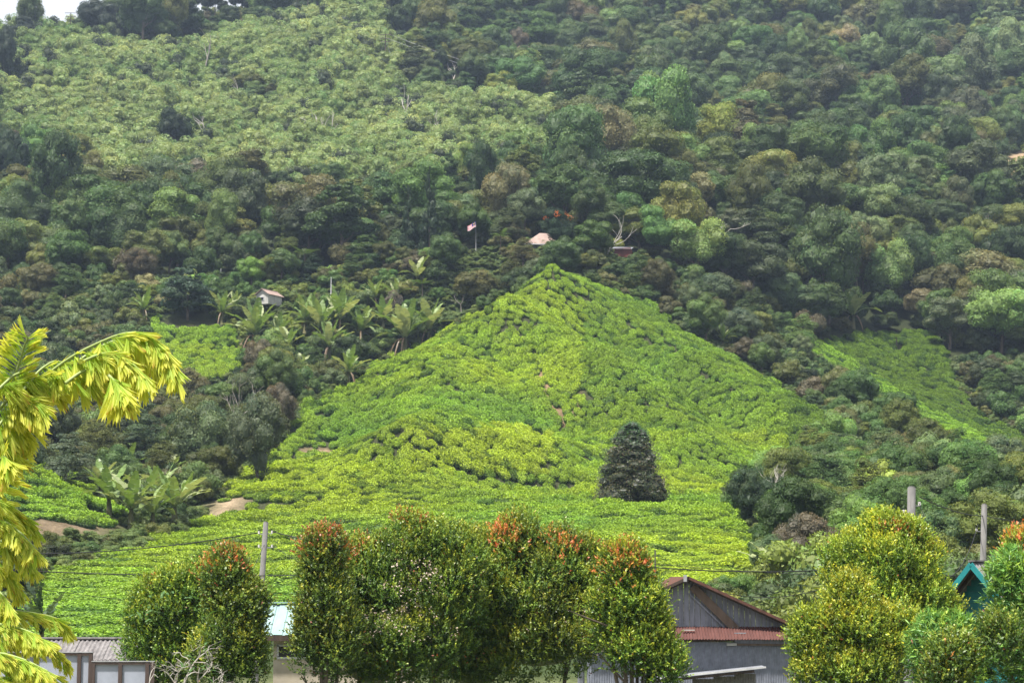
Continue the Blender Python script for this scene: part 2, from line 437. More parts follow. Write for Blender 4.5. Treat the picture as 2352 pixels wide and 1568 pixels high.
class Cloud:
    def __init__(s): s.V = []; s.F4 = []; s.F3 = []; s.C = []; s.n = 0
    def quads(s, V, F, C):
        s.V.append(V); s.F4.append(F + s.n); s.C.append(C); s.n += len(V)
    def tris(s, V, F, C):
        s.V.append(V); s.F3.append(F + s.n); s.C.append(C); s.n += len(V)
    def mesh(s, name, m):
        fs = []
        if s.F4: fs.append(np.concatenate(s.F4))
        if s.F3: fs.append(np.concatenate(s.F3))
        return qmesh(name, np.concatenate(s.V), fs, np.concatenate(s.C), m if isinstance(m, list) else [m])
def lobes_cloud(name, lobes, nleaf, L, rng, m, aspect=0.55, spread=0.7, core=0.78, base=(1,1,1), vary=0.28, hue=0.075, upbias=0.25, corecol=0.8, colfn=None):
    """leaves over the outside of overlapping ellipsoid lobes: lobes = list of (centre, radii)"""
    cl = Cloud()
    C = np.array([l[0] for l in lobes], float); Rr = np.array([l[1] for l in lobes], float)
    area = (Rr[:, 0]*Rr[:, 1] + Rr[:, 0]*Rr[:, 2] + Rr[:, 1]*Rr[:, 2]); cnt = rng.multinomial(int(nleaf*1.5), area/area.sum())
    which = np.repeat(np.arange(len(C)), cnt); n = len(which)
    d = unit(rng.normal(size=(n, 3)) + np.array([0, 0, upbias]))
    rr = rng.uniform(0.86, 1.08, (n, 1))
    P = C[which] + d * Rr[which] * rr
    keep = np.ones(n, bool)
    for k in range(len(C)):
        q = ((P - C[k]) / Rr[k]); keep &= ~(((q*q).sum(1) < 0.72) & (which != k))
    P = P[keep]; which = which[keep]; d = d[keep]; n = len(P)
    N = unit(d / Rr[which])
    V, F = diamonds(P, N, L*rng.uniform(.6, 1.3, n), L*aspect*rng.uniform(.7, 1.25, n), rng, spread)
    lobe_t = rng.uniform(1-vary*.6, 1+vary*.6, len(C)); lobe_h = rng.normal(0, hue, len(C))
    b = np.broadcast_to(np.array(base, float), (n, 3)).copy()
    if colfn is not None: b = colfn(P, which, b)
    t = lobe_t[which] * rng.uniform(1-vary, 1+vary, n); hh = lobe_h[which] + rng.normal(0, hue*.6, n)
    c = b * t[:, None] * np.stack([1+hh, np.ones(n), 1-hh*.7], 1)
    cl.quads(V, F, np.repeat(np.clip(c, 0, 5), 4, 0))
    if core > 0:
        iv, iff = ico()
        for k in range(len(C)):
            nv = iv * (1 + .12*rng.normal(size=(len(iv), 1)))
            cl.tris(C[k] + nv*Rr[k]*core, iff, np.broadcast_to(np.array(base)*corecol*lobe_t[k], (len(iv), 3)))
    return cl.mesh(name, m)

def scatter_stuff(name, sources, P, rot, scl, tint, label):
    """one object of kind stuff: copies of the SOURCES' meshes on the points P"""
    me = bpy.data.meshes.new(name)
    P = np.asarray(P, np.float32); n = len(P)
    me.vertices.add(n); me.vertices.foreach_set('co', P.ravel())
    a = me.attributes.new('rot', 'FLOAT_VECTOR', 'POINT'); a.data.foreach_set('vector', np.asarray(rot, np.float32).ravel())
    a = me.attributes.new('scl', 'FLOAT_VECTOR', 'POINT'); a.data.foreach_set('vector', np.asarray(scl, np.float32).ravel())
    a = me.attributes.new('tcol', 'FLOAT_VECTOR', 'POINT'); a.data.foreach_set('vector', np.asarray(tint, np.float32).ravel())
    o = link(name, me); tag(o, label, None, None, 'stuff')
    ng = bpy.data.node_groups.new(name, 'GeometryNodeTree')
    ng.interface.new_socket('Geometry', in_out='INPUT', socket_type='NodeSocketGeometry')
    ng.interface.new_socket('Geometry', in_out='OUTPUT', socket_type='NodeSocketGeometry')
    gi = ng.nodes.new('NodeGroupInput'); go = ng.nodes.new('NodeGroupOutput')
    jn = ng.nodes.new('GeometryNodeJoinGeometry')
    for s_ in sources:
        oi = ng.nodes.new('GeometryNodeObjectInfo'); oi.transform_space = 'ORIGINAL'
        oi.inputs['Object'].default_value = s_; oi.inputs['As Instance'].default_value = True
        ng.links.new(oi.outputs['Geometry'], jn.inputs[0])
    ip = ng.nodes.new('GeometryNodeInstanceOnPoints'); ip.inputs['Pick Instance'].default_value = True
    def na(nm):
        q = ng.nodes.new('GeometryNodeInputNamedAttribute'); q.data_type = 'FLOAT_VECTOR'; q.inputs['Name'].default_value = nm
        return q.outputs['Attribute']
    ri = ng.nodes.new('FunctionNodeRandomValue'); ri.data_type = 'INT'
    for i_ in ri.inputs:
        if i_.name == 'Min' and i_.type == 'INT': i_.default_value = 0
        if i_.name == 'Max' and i_.type == 'INT': i_.default_value = len(sources) - 1
    er = ng.nodes.new('FunctionNodeEulerToRotation')
    ng.links.new(na('rot'), er.inputs[0])
    ng.links.new(gi.outputs[0], ip.inputs['Points']); ng.links.new(jn.outputs[0], ip.inputs['Instance'])
    ng.links.new([o_ for o_ in ri.outputs if o_.type == 'INT'][0], ip.inputs['Instance Index'])
    ng.links.new(er.outputs[0], ip.inputs['Rotation']); ng.links.new(na('scl'), ip.inputs['Scale'])
    ng.links.new(ip.outputs['Instances'], go.inputs[0])
    md = o.modifiers.new('scatter', 'NODES'); md.node_group = ng
    return o
# ------------------------------------------------------------------ plant shapes shared by many plants
rng = np.random.default_rng(7)
def round_lobes(rng, r, zc, rz, n, lr=(0.34, 0.5), flat=0.8, low=-0.35):
    out = [((0, 0, zc - rz*.1), (r*.62, r*.62, rz*.62))]
    for k in range(n):
        d = unit(rng.normal(size=3)); d[2] = max(d[2], low) if rng.random() < .8 else d[2]
        d = unit(d); q = rng.uniform(.55, .78)
        a = r * rng.uniform(*lr)
        out.append(((d[0]*r*q, d[1]*r*q, zc + d[2]*rz*q), (a, a*rng.uniform(.85, 1.15), a*flat*rng.uniform(.8, 1.1))))
    return out
def layer_lobes(rng, r, h0, h1, tiers):
    out = []
    for t in range(tiers):
        f = t / max(1, tiers - 1); z = h0 + (h1 - h0)*f; rr = r * (1 - .55*f**1.5)
        for k in range(rng.integers(6, 10)):
            a = rng.uniform(0, 6.283); q = rr * rng.uniform(.25, .72)
            s = rr * rng.uniform(.22, .46)
            out.append(((math.cos(a)*q, math.sin(a)*q, z + rng.uniform(-.7, .7)), (s, s*rng.uniform(.8, 1.2), s*rng.uniform(.35, .6))))
    return out
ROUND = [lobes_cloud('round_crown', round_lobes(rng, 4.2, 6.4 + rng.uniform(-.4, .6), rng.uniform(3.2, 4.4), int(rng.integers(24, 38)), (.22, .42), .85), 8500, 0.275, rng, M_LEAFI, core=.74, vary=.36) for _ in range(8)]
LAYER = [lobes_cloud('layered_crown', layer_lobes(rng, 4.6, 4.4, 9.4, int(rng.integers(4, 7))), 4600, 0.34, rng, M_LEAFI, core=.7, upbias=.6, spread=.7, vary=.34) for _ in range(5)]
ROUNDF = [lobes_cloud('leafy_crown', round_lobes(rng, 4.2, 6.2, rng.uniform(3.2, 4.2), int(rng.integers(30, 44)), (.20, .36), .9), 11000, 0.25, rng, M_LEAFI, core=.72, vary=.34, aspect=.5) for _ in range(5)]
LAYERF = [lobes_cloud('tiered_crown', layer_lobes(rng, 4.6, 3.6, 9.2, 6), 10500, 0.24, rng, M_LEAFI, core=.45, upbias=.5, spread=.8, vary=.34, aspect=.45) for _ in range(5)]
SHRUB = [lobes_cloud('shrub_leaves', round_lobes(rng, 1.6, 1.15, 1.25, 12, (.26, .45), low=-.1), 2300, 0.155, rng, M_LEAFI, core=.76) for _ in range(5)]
YOUNG = [lobes_cloud('young_crown', [((rng.normal(0, .7), rng.normal(0, .7), 2.2 + rng.uniform(-1.2, 1.7)), (s_, s_, s_*1.0)) for s_ in rng.uniform(.6, 1.15, 10)], 950, 0.34, rng, M_LEAFI, core=.6, spread=1.2, aspect=.4, hue=.08) for _ in range(5)]
def slim_lobes(rng, h, r):
    out = []
    for k in range(26):
        f = k / 25; rr = r * (1 - f)**.75 + .12
        a = rng.uniform(0, 6.283); q = rr*.55
        out.append(((math.cos(a)*q, math.sin(a)*q, .5 + f*(h-.8)), (rr*.62, rr*.62, .55 + .35*(1-f))))
    return out
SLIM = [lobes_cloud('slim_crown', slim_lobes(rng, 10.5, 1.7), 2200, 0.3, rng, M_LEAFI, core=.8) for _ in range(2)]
def trunk_mesh(rng, h, r0, r1, limbs, spread, m, name='trunk', k=7):
    b = MB(); z = np.linspace(0, h, 7)
    wob = np.cumsum(rng.normal(0, .03*h/6, (7, 2)), 0); pts = np.column_stack([wob, z]); pts[0, 2] = -.6
    b.tube(pts, np.linspace(r0, r1, 7), k)
    for _ in range(limbs):
        i = rng.integers(3, 6); a = rng.uniform(0, 6.283); L = spread*rng.uniform(.6, 1.1)
        t = np.linspace(0, 1, 5)[:, None]
        d = np.array([math.cos(a)*L, math.sin(a)*L, L*rng.uniform(.5, 1.0)])
        q = pts[i] + t*d + t*t*np.array([0, 0, L*.25]) + np.cumsum(rng.normal(0, .04*L, (5, 3)), 0)*t
        b.tube(q, np.linspace(r1*.8, r1*.2, 5), 5)
    return b.mesh(name, [m], True)
TRUNKS = [trunk_mesh(rng, 5.5, .26, .14, 5, 2.6, M_BARK) for _ in range(4)]
SLIMTRUNK = trunk_mesh(rng, 9.5, .2, .05, 0, 1, M_BARK)
YTRUNK = trunk_mesh(rng, 2.6, .09, .05, 3, 1.0, M_PALEBARK, k=5)
def bare_tree(rng, h, r0, depth, m, spread=.55, lean=0.0, first=.3, up=.25):
    b = MB()
    def grow(p, d, L, r, lev):
        n = 5; pts = [np.array(p)]; dd = np.array(d)
        for _ in range(n - 1):
            dd = unit(dd + rng.normal(0, .16, 3) + np.array([0, 0, .05])); pts.append(pts[-1] + dd*L/(n-1))
        b.tube(pts, np.linspace(r, r*.55, n), 6 if lev == 0 else 4, cap=False)
        if lev < depth:
            for k in range(rng.integers(2, 4) + (lev == 0)):
                i = rng.integers(1 if lev else 2, n); 
                nd = unit(dd + rng.normal(0, spread, 3) + np.array([0, 0, up]))
                grow(pts[i], nd, L*rng.uniform(.5, .75), r*.5, lev + 1)
    grow((0, 0, -.5), unit(np.array([lean, 0, 1.0])), h*.55, r0, 0)
    return b

PAL = [('dark green', (0.030, 0.052, 0.020)), ('deep green', (0.038, 0.066, 0.024)), ('olive green', (0.062, 0.074, 0.024)),
       ('grey green', (0.058, 0.078, 0.044)), ('brownish green', (0.070, 0.070, 0.036)), ('fresh green', (0.056, 0.088, 0.030)), ('yellowish green', (0.10, 0.115, 0.030)), ('greyish brown', (0.080, 0.072, 0.054))]
PALC = np.array([c for _, c in PAL])*np.array((1.46, 1.42, 1.08))
PALW = np.array([.24, .27, .17, .14, .04, .10, .025, .015])

# places kept clear for plants and houses that are set by hand: x, y, radius
KEEP = []
def hand(px, py, rad, ymin=95.0):
    p = ground(px, py, ymin); KEEP.append((p[0], p[1], rad)); return p
def clear_of_keep(x, y, extra=0.0):
    k = np.ones(len(x), bool)
    for a, b, r in KEEP: k &= np.hypot(x - a, y - b) > r + extra
    return k
def hexgrid(x0, x1, y0, y1, dx, dy, jit, rng):
    xs = np.arange(x0, x1, dx); ys = np.arange(y0, y1, dy)
    X, Y = np.meshgrid(xs, ys); X = X + (np.arange(len(ys)) % 2)[:, None]*dx*.5
    X = X.ravel() + rng.uniform(-jit, jit, X.size)*dx; Y = Y.ravel() + rng.uniform(-jit, jit, Y.size)*dy
    return X, Y
def slope(x, y, e=3.0):
    return (hgt(x+e, y) - hgt(x-e, y))/(2*e), (hgt(x, y+e) - hgt(x, y-e))/(2*e)

# ------------------------------------------------------------------ tea bushes
def tea_bush(rng, rx, ry, h, n=420):
    cl = Cloud()
    a = rng.uniform(0, 6.283, n); q = np.sqrt(rng.uniform(0, 1, n))
    ph = rng.uniform(0, 6.28, 3)
    edge = 1 + .10*np.sin(2*a + ph[0]) + .08*np.sin(3*a + ph[1]) + .05*np.sin(5*a + ph[2])
    x = np.cos(a)*q*rx*edge; y = np.sin(a)*q*ry*edge
    z = h*(1 - .12*q**2 - .24*q**8) + .06*np.sin(x*5 + ph[0])*np.cos(y*6 + ph[1]) + rng.normal(0, .055, n)
    ns = int(n*.45); a2 = rng.uniform(0, 6.283, ns); zz = rng.uniform(.1, .72, ns)*h
    e2 = (1 + .10*np.sin(2*a2 + ph[0]) + .08*np.sin(3*a2 + ph[1]) + .05*np.sin(5*a2 + ph[2]))*(.72 + .3*np.sqrt(zz/h))
    P = np.concatenate([np.column_stack([x, y, z]), np.column_stack([np.cos(a2)*rx*e2, np.sin(a2)*ry*e2, zz])])
    N = np.concatenate([unit(np.column_stack([x/rx*.6, y/ry*.6, np.ones(n)])), unit(np.column_stack([np.cos(a2), np.sin(a2), np.full(ns, .3)]))])
    V, F = diamonds(P, N, rng.uniform(.11, .24, n+ns), rng.uniform(.05, .10, n+ns), rng, .95)
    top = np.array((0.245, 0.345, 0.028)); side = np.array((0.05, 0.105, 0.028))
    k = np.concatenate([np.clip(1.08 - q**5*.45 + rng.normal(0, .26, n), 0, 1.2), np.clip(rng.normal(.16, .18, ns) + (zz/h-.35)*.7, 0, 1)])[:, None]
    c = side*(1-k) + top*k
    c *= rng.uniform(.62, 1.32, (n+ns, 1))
    cl.quads(V, F, np.repeat(np.clip(c, .01, 1), 4, 0))
    # inner body of older leaves
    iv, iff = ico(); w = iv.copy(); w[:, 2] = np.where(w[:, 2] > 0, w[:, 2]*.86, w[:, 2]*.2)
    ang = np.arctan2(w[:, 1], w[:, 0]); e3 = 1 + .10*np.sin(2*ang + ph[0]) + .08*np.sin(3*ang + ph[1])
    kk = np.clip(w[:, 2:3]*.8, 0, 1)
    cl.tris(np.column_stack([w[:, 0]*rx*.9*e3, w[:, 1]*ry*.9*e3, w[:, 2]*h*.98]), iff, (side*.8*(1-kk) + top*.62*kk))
    return cl.mesh('tea_bush', M_LEAFI)
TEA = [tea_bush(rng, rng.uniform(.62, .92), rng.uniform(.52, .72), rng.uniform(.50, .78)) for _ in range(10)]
def fg_hidden(px, py):
    """behind the trees and houses in front"""
    return ((px > 670) & (px < 1550) & (py > 1215)) | ((px > 285) & (px < 640) & (py > 1285)) | ((px < 110) & (py > 1120)) | ((px > 1500) & (py > 1310)) | ((px < 420) & (py > 740) & (py < 1000)) | (py > 1455)
def place_tea():
    r = np.random.default_rng(21)
    X, Y = hexgrid(-130, 190, 99, 182, 1.05, 1.34, .20, r); X2, Y2 = hexgrid(-130, 190, 182, 330, 1.02, 1.10, .24, r); X = np.concatenate([X, X2]); Y = np.concatenate([Y, Y2])
    X = X + 1.2*vnoise(Y/7, X/18, 3); Y = Y + 3.0*vnoise(X/22, Y/60, 4) + 1.0*vnoise(X/7, Y/11, 12)
    Z = hgt(X, Y); zz, px, py = zone_of(X, Y, Z)
    k = (zz == 1) & (px > -140) & (px < 2490) & clear_of_keep(X, Y, .4)
    X, Y, Z, px, py = X[k], Y[k], Z[k], px[k], py[k]
    k = visible(X, Y, Z + 1.2, .8)
    for line, w in GAPS: k &= segdist(px, py, line) > w
    # thin random losses, more on the steep right-hand faces
    k &= r.random(len(X)) > .025
    X, Y, Z, px, py = X[k], Y[k], Z[k], px[k], py[k]
    n = len(X)
    gx_, gy_ = slope(X, Y, 2.5)
    ang = np.arctan2(-gx_, gy_)            # along the contour
    ang = np.where(Y > 186, ang + 1.5708, ang)     # rows run down the steep hill, along the contour below
    ang = np.where(np.abs(ang) > 1.57, ang - np.sign(ang)*3.1416, ang) + r.normal(0, .2, n)
    near = np.clip((170 - Y)/40, 0, 1)
    big = 1 + (1-near)*(.06 + .24*np.clip(vnoise(X/4, Y/4, 31) + .15, -.5, 1))
    s = r.uniform(.82, 1.12, n)*big*(1 + .12*vnoise(X/3, Y/3, 33))
    steep = (Y > 186)*1.0
    S = np.column_stack([s*(1.0 + .6*near + .22*steep), s*(1 + .05*near - .06*steep), s*r.uniform(.78, 1.28, n)*(1 - .30*near)])
    tilt = .95
    E = np.zeros((n, 3))
    for i in range(n):
        nrm = Vector((-gx_[i]*tilt, -gy_[i]*tilt, 1.0)).normalized()
        q = Vector((0, 0, 1)).rotation_difference(nrm) @ Matrix.Rotation(ang[i] + (math.pi if r.random() < .5 else 0), 3, 'Z').to_quaternion()
        E[i] = q.to_euler()[:]
    # leaf colour by plot: newly flushed plots are yellower, older ones greener; right face toned as if shaded
    flush = np.clip(.5 + .55*vnoise(X/16, Y/13, 41) + .25*vnoise(X/4, Y/4, 42), 0, 1)
    flush = np.where((px > 930) & (px < 1270) & (py > 990) & (py < 1095), np.maximum(flush, .85), flush)
    old_or_shade = (px > 1340) & (px < 1800) & (py > 690) & (py < 1000); flush = np.where(old_or_shade, flush*.62, flush)
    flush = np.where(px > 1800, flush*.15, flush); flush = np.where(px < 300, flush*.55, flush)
    hot = (px > 920) & (px < 1280) & (py > 990) & (py < 1095)
    t = np.array((.70, .88, 1.0))*(1-flush[:, None]) + np.array((1.18, 1.10, .8))*flush[:, None]
    t *= 1.08*r.uniform(.84, 1.14, (n, 1))*(1 + .14*vnoise(X/9, Y/1.6, 47))[:, None]
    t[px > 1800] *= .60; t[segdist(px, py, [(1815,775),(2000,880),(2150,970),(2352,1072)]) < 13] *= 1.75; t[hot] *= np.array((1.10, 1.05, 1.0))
    dk = r.random(n) < np.where(px > 1800, .16, .035); t[dk] *= np.array((.42, .5, .75))   # unpicked dark bushes
    # picking rows: lower growth, tinted dark for crevice shade, along lines that run down the hill and across the lower field
    th = np.arctan2(X - 6.5, 296 - Y)*np.hypot(X - 6.5, 296 - Y)**.55*5.2 + 1.2*vnoise(X/8, Y/8, 61)
    u = np.where(Y > 186, th, (Y + 1.5*vnoise(X/12, Y/30, 62))/2.7)
    row = (np.mod(u, 1) < np.where(Y > 186, .26, .34)) & (vnoise(X/6, Y/6, 63) > -.25) & ~hot
    low = row & (Y < 186); hi = row & ~low
    S[hi] *= np.array((.86, .80, .74)); t[hi] *= np.array((.66, .74, .9)); S[low] *= np.array((.95, .62, .66)); t[low] *= np.array((.55, .64, .85))
    t[old_or_shade] *= np.array((.80, .84, .9)); t[(px > 660) & (px < 920) & (py > 880) & (py < 1045)] *= np.array((.84, .88, .95))  # relief shade put into the tint of the right and lower left faces
    P = np.column_stack([X, Y, Z - .06])
    seen = visible(X, Y, Z + .8, .1) & ~fg_hidden(px, py) & (px > 5) & (px < 2347)
    order = np.argsort(np.where(seen, Y/S[:, 0], 1e9))
    ind = np.zeros(n, bool)
    lf = order[(px[order] < 300)][:70]; ind[lf] = True
    rest = [i for i in order if not ind[i] and seen[i]][:300 - int(ind.sum())]; ind[rest] = True
    src = []
    for i in np.where(ind)[0]:
        o = link('tea_bush', TEA[r.integers(len(TEA))]); o.location = P[i]; o.rotation_euler = E[i]; o.scale = S[i]
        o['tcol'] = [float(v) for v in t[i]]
        if px[i] < 310 and Y[i] < 200 and py[i] < 1225: tag(o, 'rounded bright green tea bush on the small slope above the soil bank', 'tea bush', 'tea bushes on the small slope above the soil bank')
        elif px[i] < 700:
            lb = ('clipped tea bush in the lower field near the banana plant at the left' if px[i] < 200 else 'clipped tea bush in the lower field beyond the corrugated grey roof' if px[i] < 330 else 'clipped tea bush in the lower field just below the bare soil patch' if px[i] < 560 and py[i] < 1240 else 'yellow green clipped tea bush in the lower field left of the leaning pole' if px[i] < 600 else 'yellow green clipped tea bush in the lower field just right of the leaning pole')
            tag(o, lb, 'tea bush', lb.replace('bush', 'bushes', 1))
        elif py[i] > 1150: tag(o, 'clipped tea bush on the bank between the big red-tipped trees and the lone conifer', 'tea bush', 'tea bushes on the bank below the lone conifer')
        else: tag(o, 'rounded tea bush on the foot of the pyramid shaped hill', 'tea bush', 'tea bushes at the foot of the pyramid hill')
        if len(src) < 12 and all(o.data is not q.data for q in src): src.append(o)
    rs = ~ind
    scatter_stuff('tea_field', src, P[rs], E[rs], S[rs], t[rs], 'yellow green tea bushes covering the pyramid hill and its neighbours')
    print('tea', n)

# ------------------------------------------------------------------ forest
def region(px, py):
    if py < 130: return 'near the top of the ' + ('pale slope' if px < 900 else 'hazy right slope')
    if py < 330: return 'on the upper slope ' + ('beside the pale regrowth' if px < 1350 else 'right of the pale regrowth')
    if px < 600: return 'on the mid slope left of the bare grey tree'
    if px < 1200: return 'on the mid slope below the pale regrowth'
    if px < 1700: return 'on the slope above the pink roofed house'
    return 'on the mid slope near the tree ferns'
def put_tree(name, label, cat, group, crown, trunk, loc, rz, scale, tint, lean=(0, 0)):
    e = thing(name, label, cat, loc, rz, group, scale)
    e.rotation_euler = (lean[0], lean[1], rz)
    c = link('crown', crown, e); c['tcol'] = [float(v) for v in tint]
    if trunk is not None: link('trunk', trunk, e)
    return e, c
def place_forest():
    r = np.random.default_rng(5)
    X, Y = hexgrid(-190, 220, 300, 680, 5.6, 5.4, .36, r)
    Z = hgt(X, Y); zz, px, py = zone_of(X, Y, Z)
    k = (zz == 2) & (px > -110) & (px < 2460) & (py > -140) & clear_of_keep(X, Y, 2.2) & ~((px < 830) & (Y > 545))
    X, Y, Z = X[k], Y[k], Z[k]
    k = visible(X, Y, Z + 9, 2.0); X, Y, Z = X[k], Y[k], Z[k]
    px, py = PRJ(X, Y, Z + 6); n = len(X)
    kind = np.where(vnoise(X/25, Y/25, 51) + r.normal(0, .5, n) > .95, 1, 0)
    s = np.clip(np.exp(r.normal(-.14, .34, n)), .42, 1.6)*(1 + .15*vnoise(X/30, Y/30, 52))
    s = np.where(py < 200, s*.92, s)
    hs = np.where(r.random(n) < .12, r.uniform(1.2, 1.55, n), r.uniform(.75, 1.15, n))
    zg = PRJ(X, Y, Z)[1]; deep = inpoly(px, zg - 8.5*s*hs*ppm(Y), ACACIA_SEEN); s = np.where(deep, s*.55, s); hs = np.where(deep, np.minimum(hs, .9), hs)
    ci = np.array([r.choice(len(PAL), p=PALW) for _ in range(n)])
    T = PALC[ci]*1.42*np.exp(r.normal(-.05, .30, (n, 1)))*(1 + r.normal(0, .06, (n, 3)))
    T = np.clip(T, .012, .3)
    seen = visible(X, Y, Z + 7.5, -.2) & (px > 0) & (px < 2352) & (py > 0)
    order = np.argsort(np.where(seen, Y/s, 1e9))
    ind = np.zeros(n, bool)
    for kd, m in ((0, 290), (1, 220)): ind[[i for i in order if kind[i] == kd and seen[i]][:m]] = True
    srcs = ([], [])
    for i in np.where(ind)[0]:
        cn = ('large ' if s[i] > 1.12 else 'small ' if s[i] < .82 else '') + PAL[ci[i]][0]
        if kind[i] == 0:
            nm, lb, cr = 'forest_tree', f'{cn} round crowned tree {region(px[i], py[i])}', ROUND[r.integers(len(ROUND))]
        else:
            nm, lb, cr = 'layered_tree', f'{cn} tiered tree {region(px[i], py[i])}', LAYER[r.integers(len(LAYER))]
        e, c = put_tree(nm, lb, 'tree', lb.replace('tree', 'trees', 1), cr, TRUNKS[r.integers(4)], (X[i], Y[i], Z[i] - .3), r.uniform(0, 6.28), (s[i]*r.uniform(.8, 1.25), s[i]*r.uniform(.8, 1.2), s[i]*hs[i]), T[i], (r.normal(0, .06), r.normal(0, .06)))
        L_ = srcs[kind[i]]
        if all(c.data is not q.data for q in L_): L_.append(c)
    rs = ~ind
    E = np.column_stack([r.normal(0, .06, n), r.normal(0, .06, n), r.uniform(0, 6.28, n)])
    scatter_stuff('forest', srcs[0] + srcs[1][:2], np.column_stack([X, Y, Z - .3])[rs], E[rs], np.column_stack([s*r.uniform(.8, 1.25, n), s*r.uniform(.8, 1.2, n), s*hs])[rs], T[rs], 'mixed dark green forest covering the mountainside')
    print('forest', n, ind.sum())
    # undergrowth on all wooded ground
    X, Y = hexgrid(-190, 220, 296, 640, 5.0, 5.0, .45, r)
    Z = hgt(X, Y); zz, px, py = zone_of(X, Y, Z)
    k = (zz == 2) & (px > -80) & (px < 2430) & (py > -100) & clear_of_keep(X, Y, 1.0); k[k] &= visible(X[k], Y[k], Z[k] + 3, 1.0)
    X, Y, Z = X[k], Y[k], Z[k]; n = len(X)
    s = r.uniform(.8, 2.0, n)
    T = PALC[r.choice(len(PAL), n, p=PALW)]*r.uniform(.8, 1.4, (n, 1))
    scatter_stuff('undergrowth', SHRUB_SRC, np.column_stack([X, Y, Z - .2]), np.column_stack([np.zeros((n, 2)), r.uniform(0, 6.28, n)]), np.column_stack([s, s, s*r.uniform(.8, 1.5, n)]), T, 'low dark shrubs between the forest trunks')

def place_young():
    r = np.random.default_rng(15)
    X, Y = hexgrid(-170, 120, 360, 640, 2.5, 2.9, .4, r)
    Z = hgt(X, Y); zz, px, py = zone_of(X, Y, Z)
    k = (zz == 3) & (px > -60) & clear_of_keep(X, Y, .8); k[k] &= visible(X[k], Y[k], Z[k] + 4, 1.0)
    k &= r.random(len(k)) > .05 + .12*(vnoise(X/10, Y/10, 71) > .3)
    X, Y, Z = X[k], Y[k], Z[k]; n = len(X); px, py = PRJ(X, Y, Z + 2)
    s = r.uniform(.65, 1.25, n)*(1 + .15*vnoise(X/15, Y/15, 72))
    a = np.clip(.5 + .6*vnoise(X/14, Y/14, 73) + r.normal(0, .22, n), 0, 1)[:, None]
    T = np.array((0.125, 0.185, 0.055))*(1-a) + np.array((0.235, 0.285, 0.105))*a
    T *= 1.30*r.uniform(.82, 1.15, (n, 1))
    dk = r.random(n) < .07; T[dk] = np.array((.055, .075, .035))
    seen = visible(X, Y, Z + 3, -.1) & (px > 3) & (px < 2349) & (py > 2)
    order = [i for i in np.argsort(np.where(seen, Y/s, 1e9)) if seen[i] and not dk[i]][:295]
    ind = np.zeros(n, bool); ind[order] = True
    src = []
    for i in order:
        o = link('young_tree', YOUNG[r.integers(len(YOUNG))]); o.location = (X[i], Y[i], Z[i] - .1); o.rotation_euler = (0, 0, r.uniform(0, 6.28)); o.scale = (s[i]*1.12, s[i]*1.12, s[i]*r.uniform(.8, 1.25))
        o['tcol'] = [float(v) for v in T[i]]
        tone = 'silvery pale green' if a[i, 0] > .5 else 'soft green'
        where = 'on the left of the regrowth slope' if px[i] < 550 else ('in the middle of the regrowth slope' if px[i] < 900 else 'towards the right end of the regrowth slope')
        tag(o, f'{tone} young tree with feathery crown {where}', 'tree', f'{tone} young trees {where}')
        if all(o.data is not q.data for q in src): src.append(o)
    rs = ~ind
    scatter_stuff('regrowth', src, np.column_stack([X, Y, Z - .1])[rs], np.column_stack([np.zeros((n, 2)), r.uniform(0, 6.28, n)])[rs], np.column_stack([s*1.12, s*1.12, s*r.uniform(.8, 1.25, n)])[rs], T[rs], 'pale green young trees covering the cleared upper slope')
    print('young', n)

SHRUB_SRC = []
def place_cover():
    r = np.random.default_rng(55)
    X, Y = hexgrid(-140, 180, 100, 316, 1.15, 1.2, .45, r)
    Z = hgt(X, Y); zz, px, py = zone_of(X, Y, Z)
    soil = np.zeros(len(X), bool)
    for b in ((470,575,1150,1205), (20,290,1180,1236), (2232,2262,885,945), (560,600,795,815)): soil |= (px > b[0]) & (px < b[1]) & (py > b[2]) & (py < b[3])
    k = (zz == 0) & (px > -60) & (px < 2410) & ~soil & ~((Y < 112) & (px < 1560)); k[k] &= visible(X[k], Y[k], Z[k] + .6, .4)
    X, Y, Z = X[k], Y[k], Z[k]; n = len(X)
    s = r.uniform(.22, .5, n); a = r.random((n, 1))
    T = np.array((.085, .13, .035))*(1-a) + np.array((.15, .19, .055))*a
    T *= r.uniform(.7, 1.25, (n, 1))
    scatter_stuff('ground_cover', SHRUB_SRC, np.column_stack([X, Y, Z - .12]), np.column_stack([r.normal(0, .15, (n, 2)), r.uniform(0, 6.28, n)]), np.column_stack([s*1.3, s*1.3, s]), T, 'low weeds and grass covering the banks and terraces')
    print('cover', n)
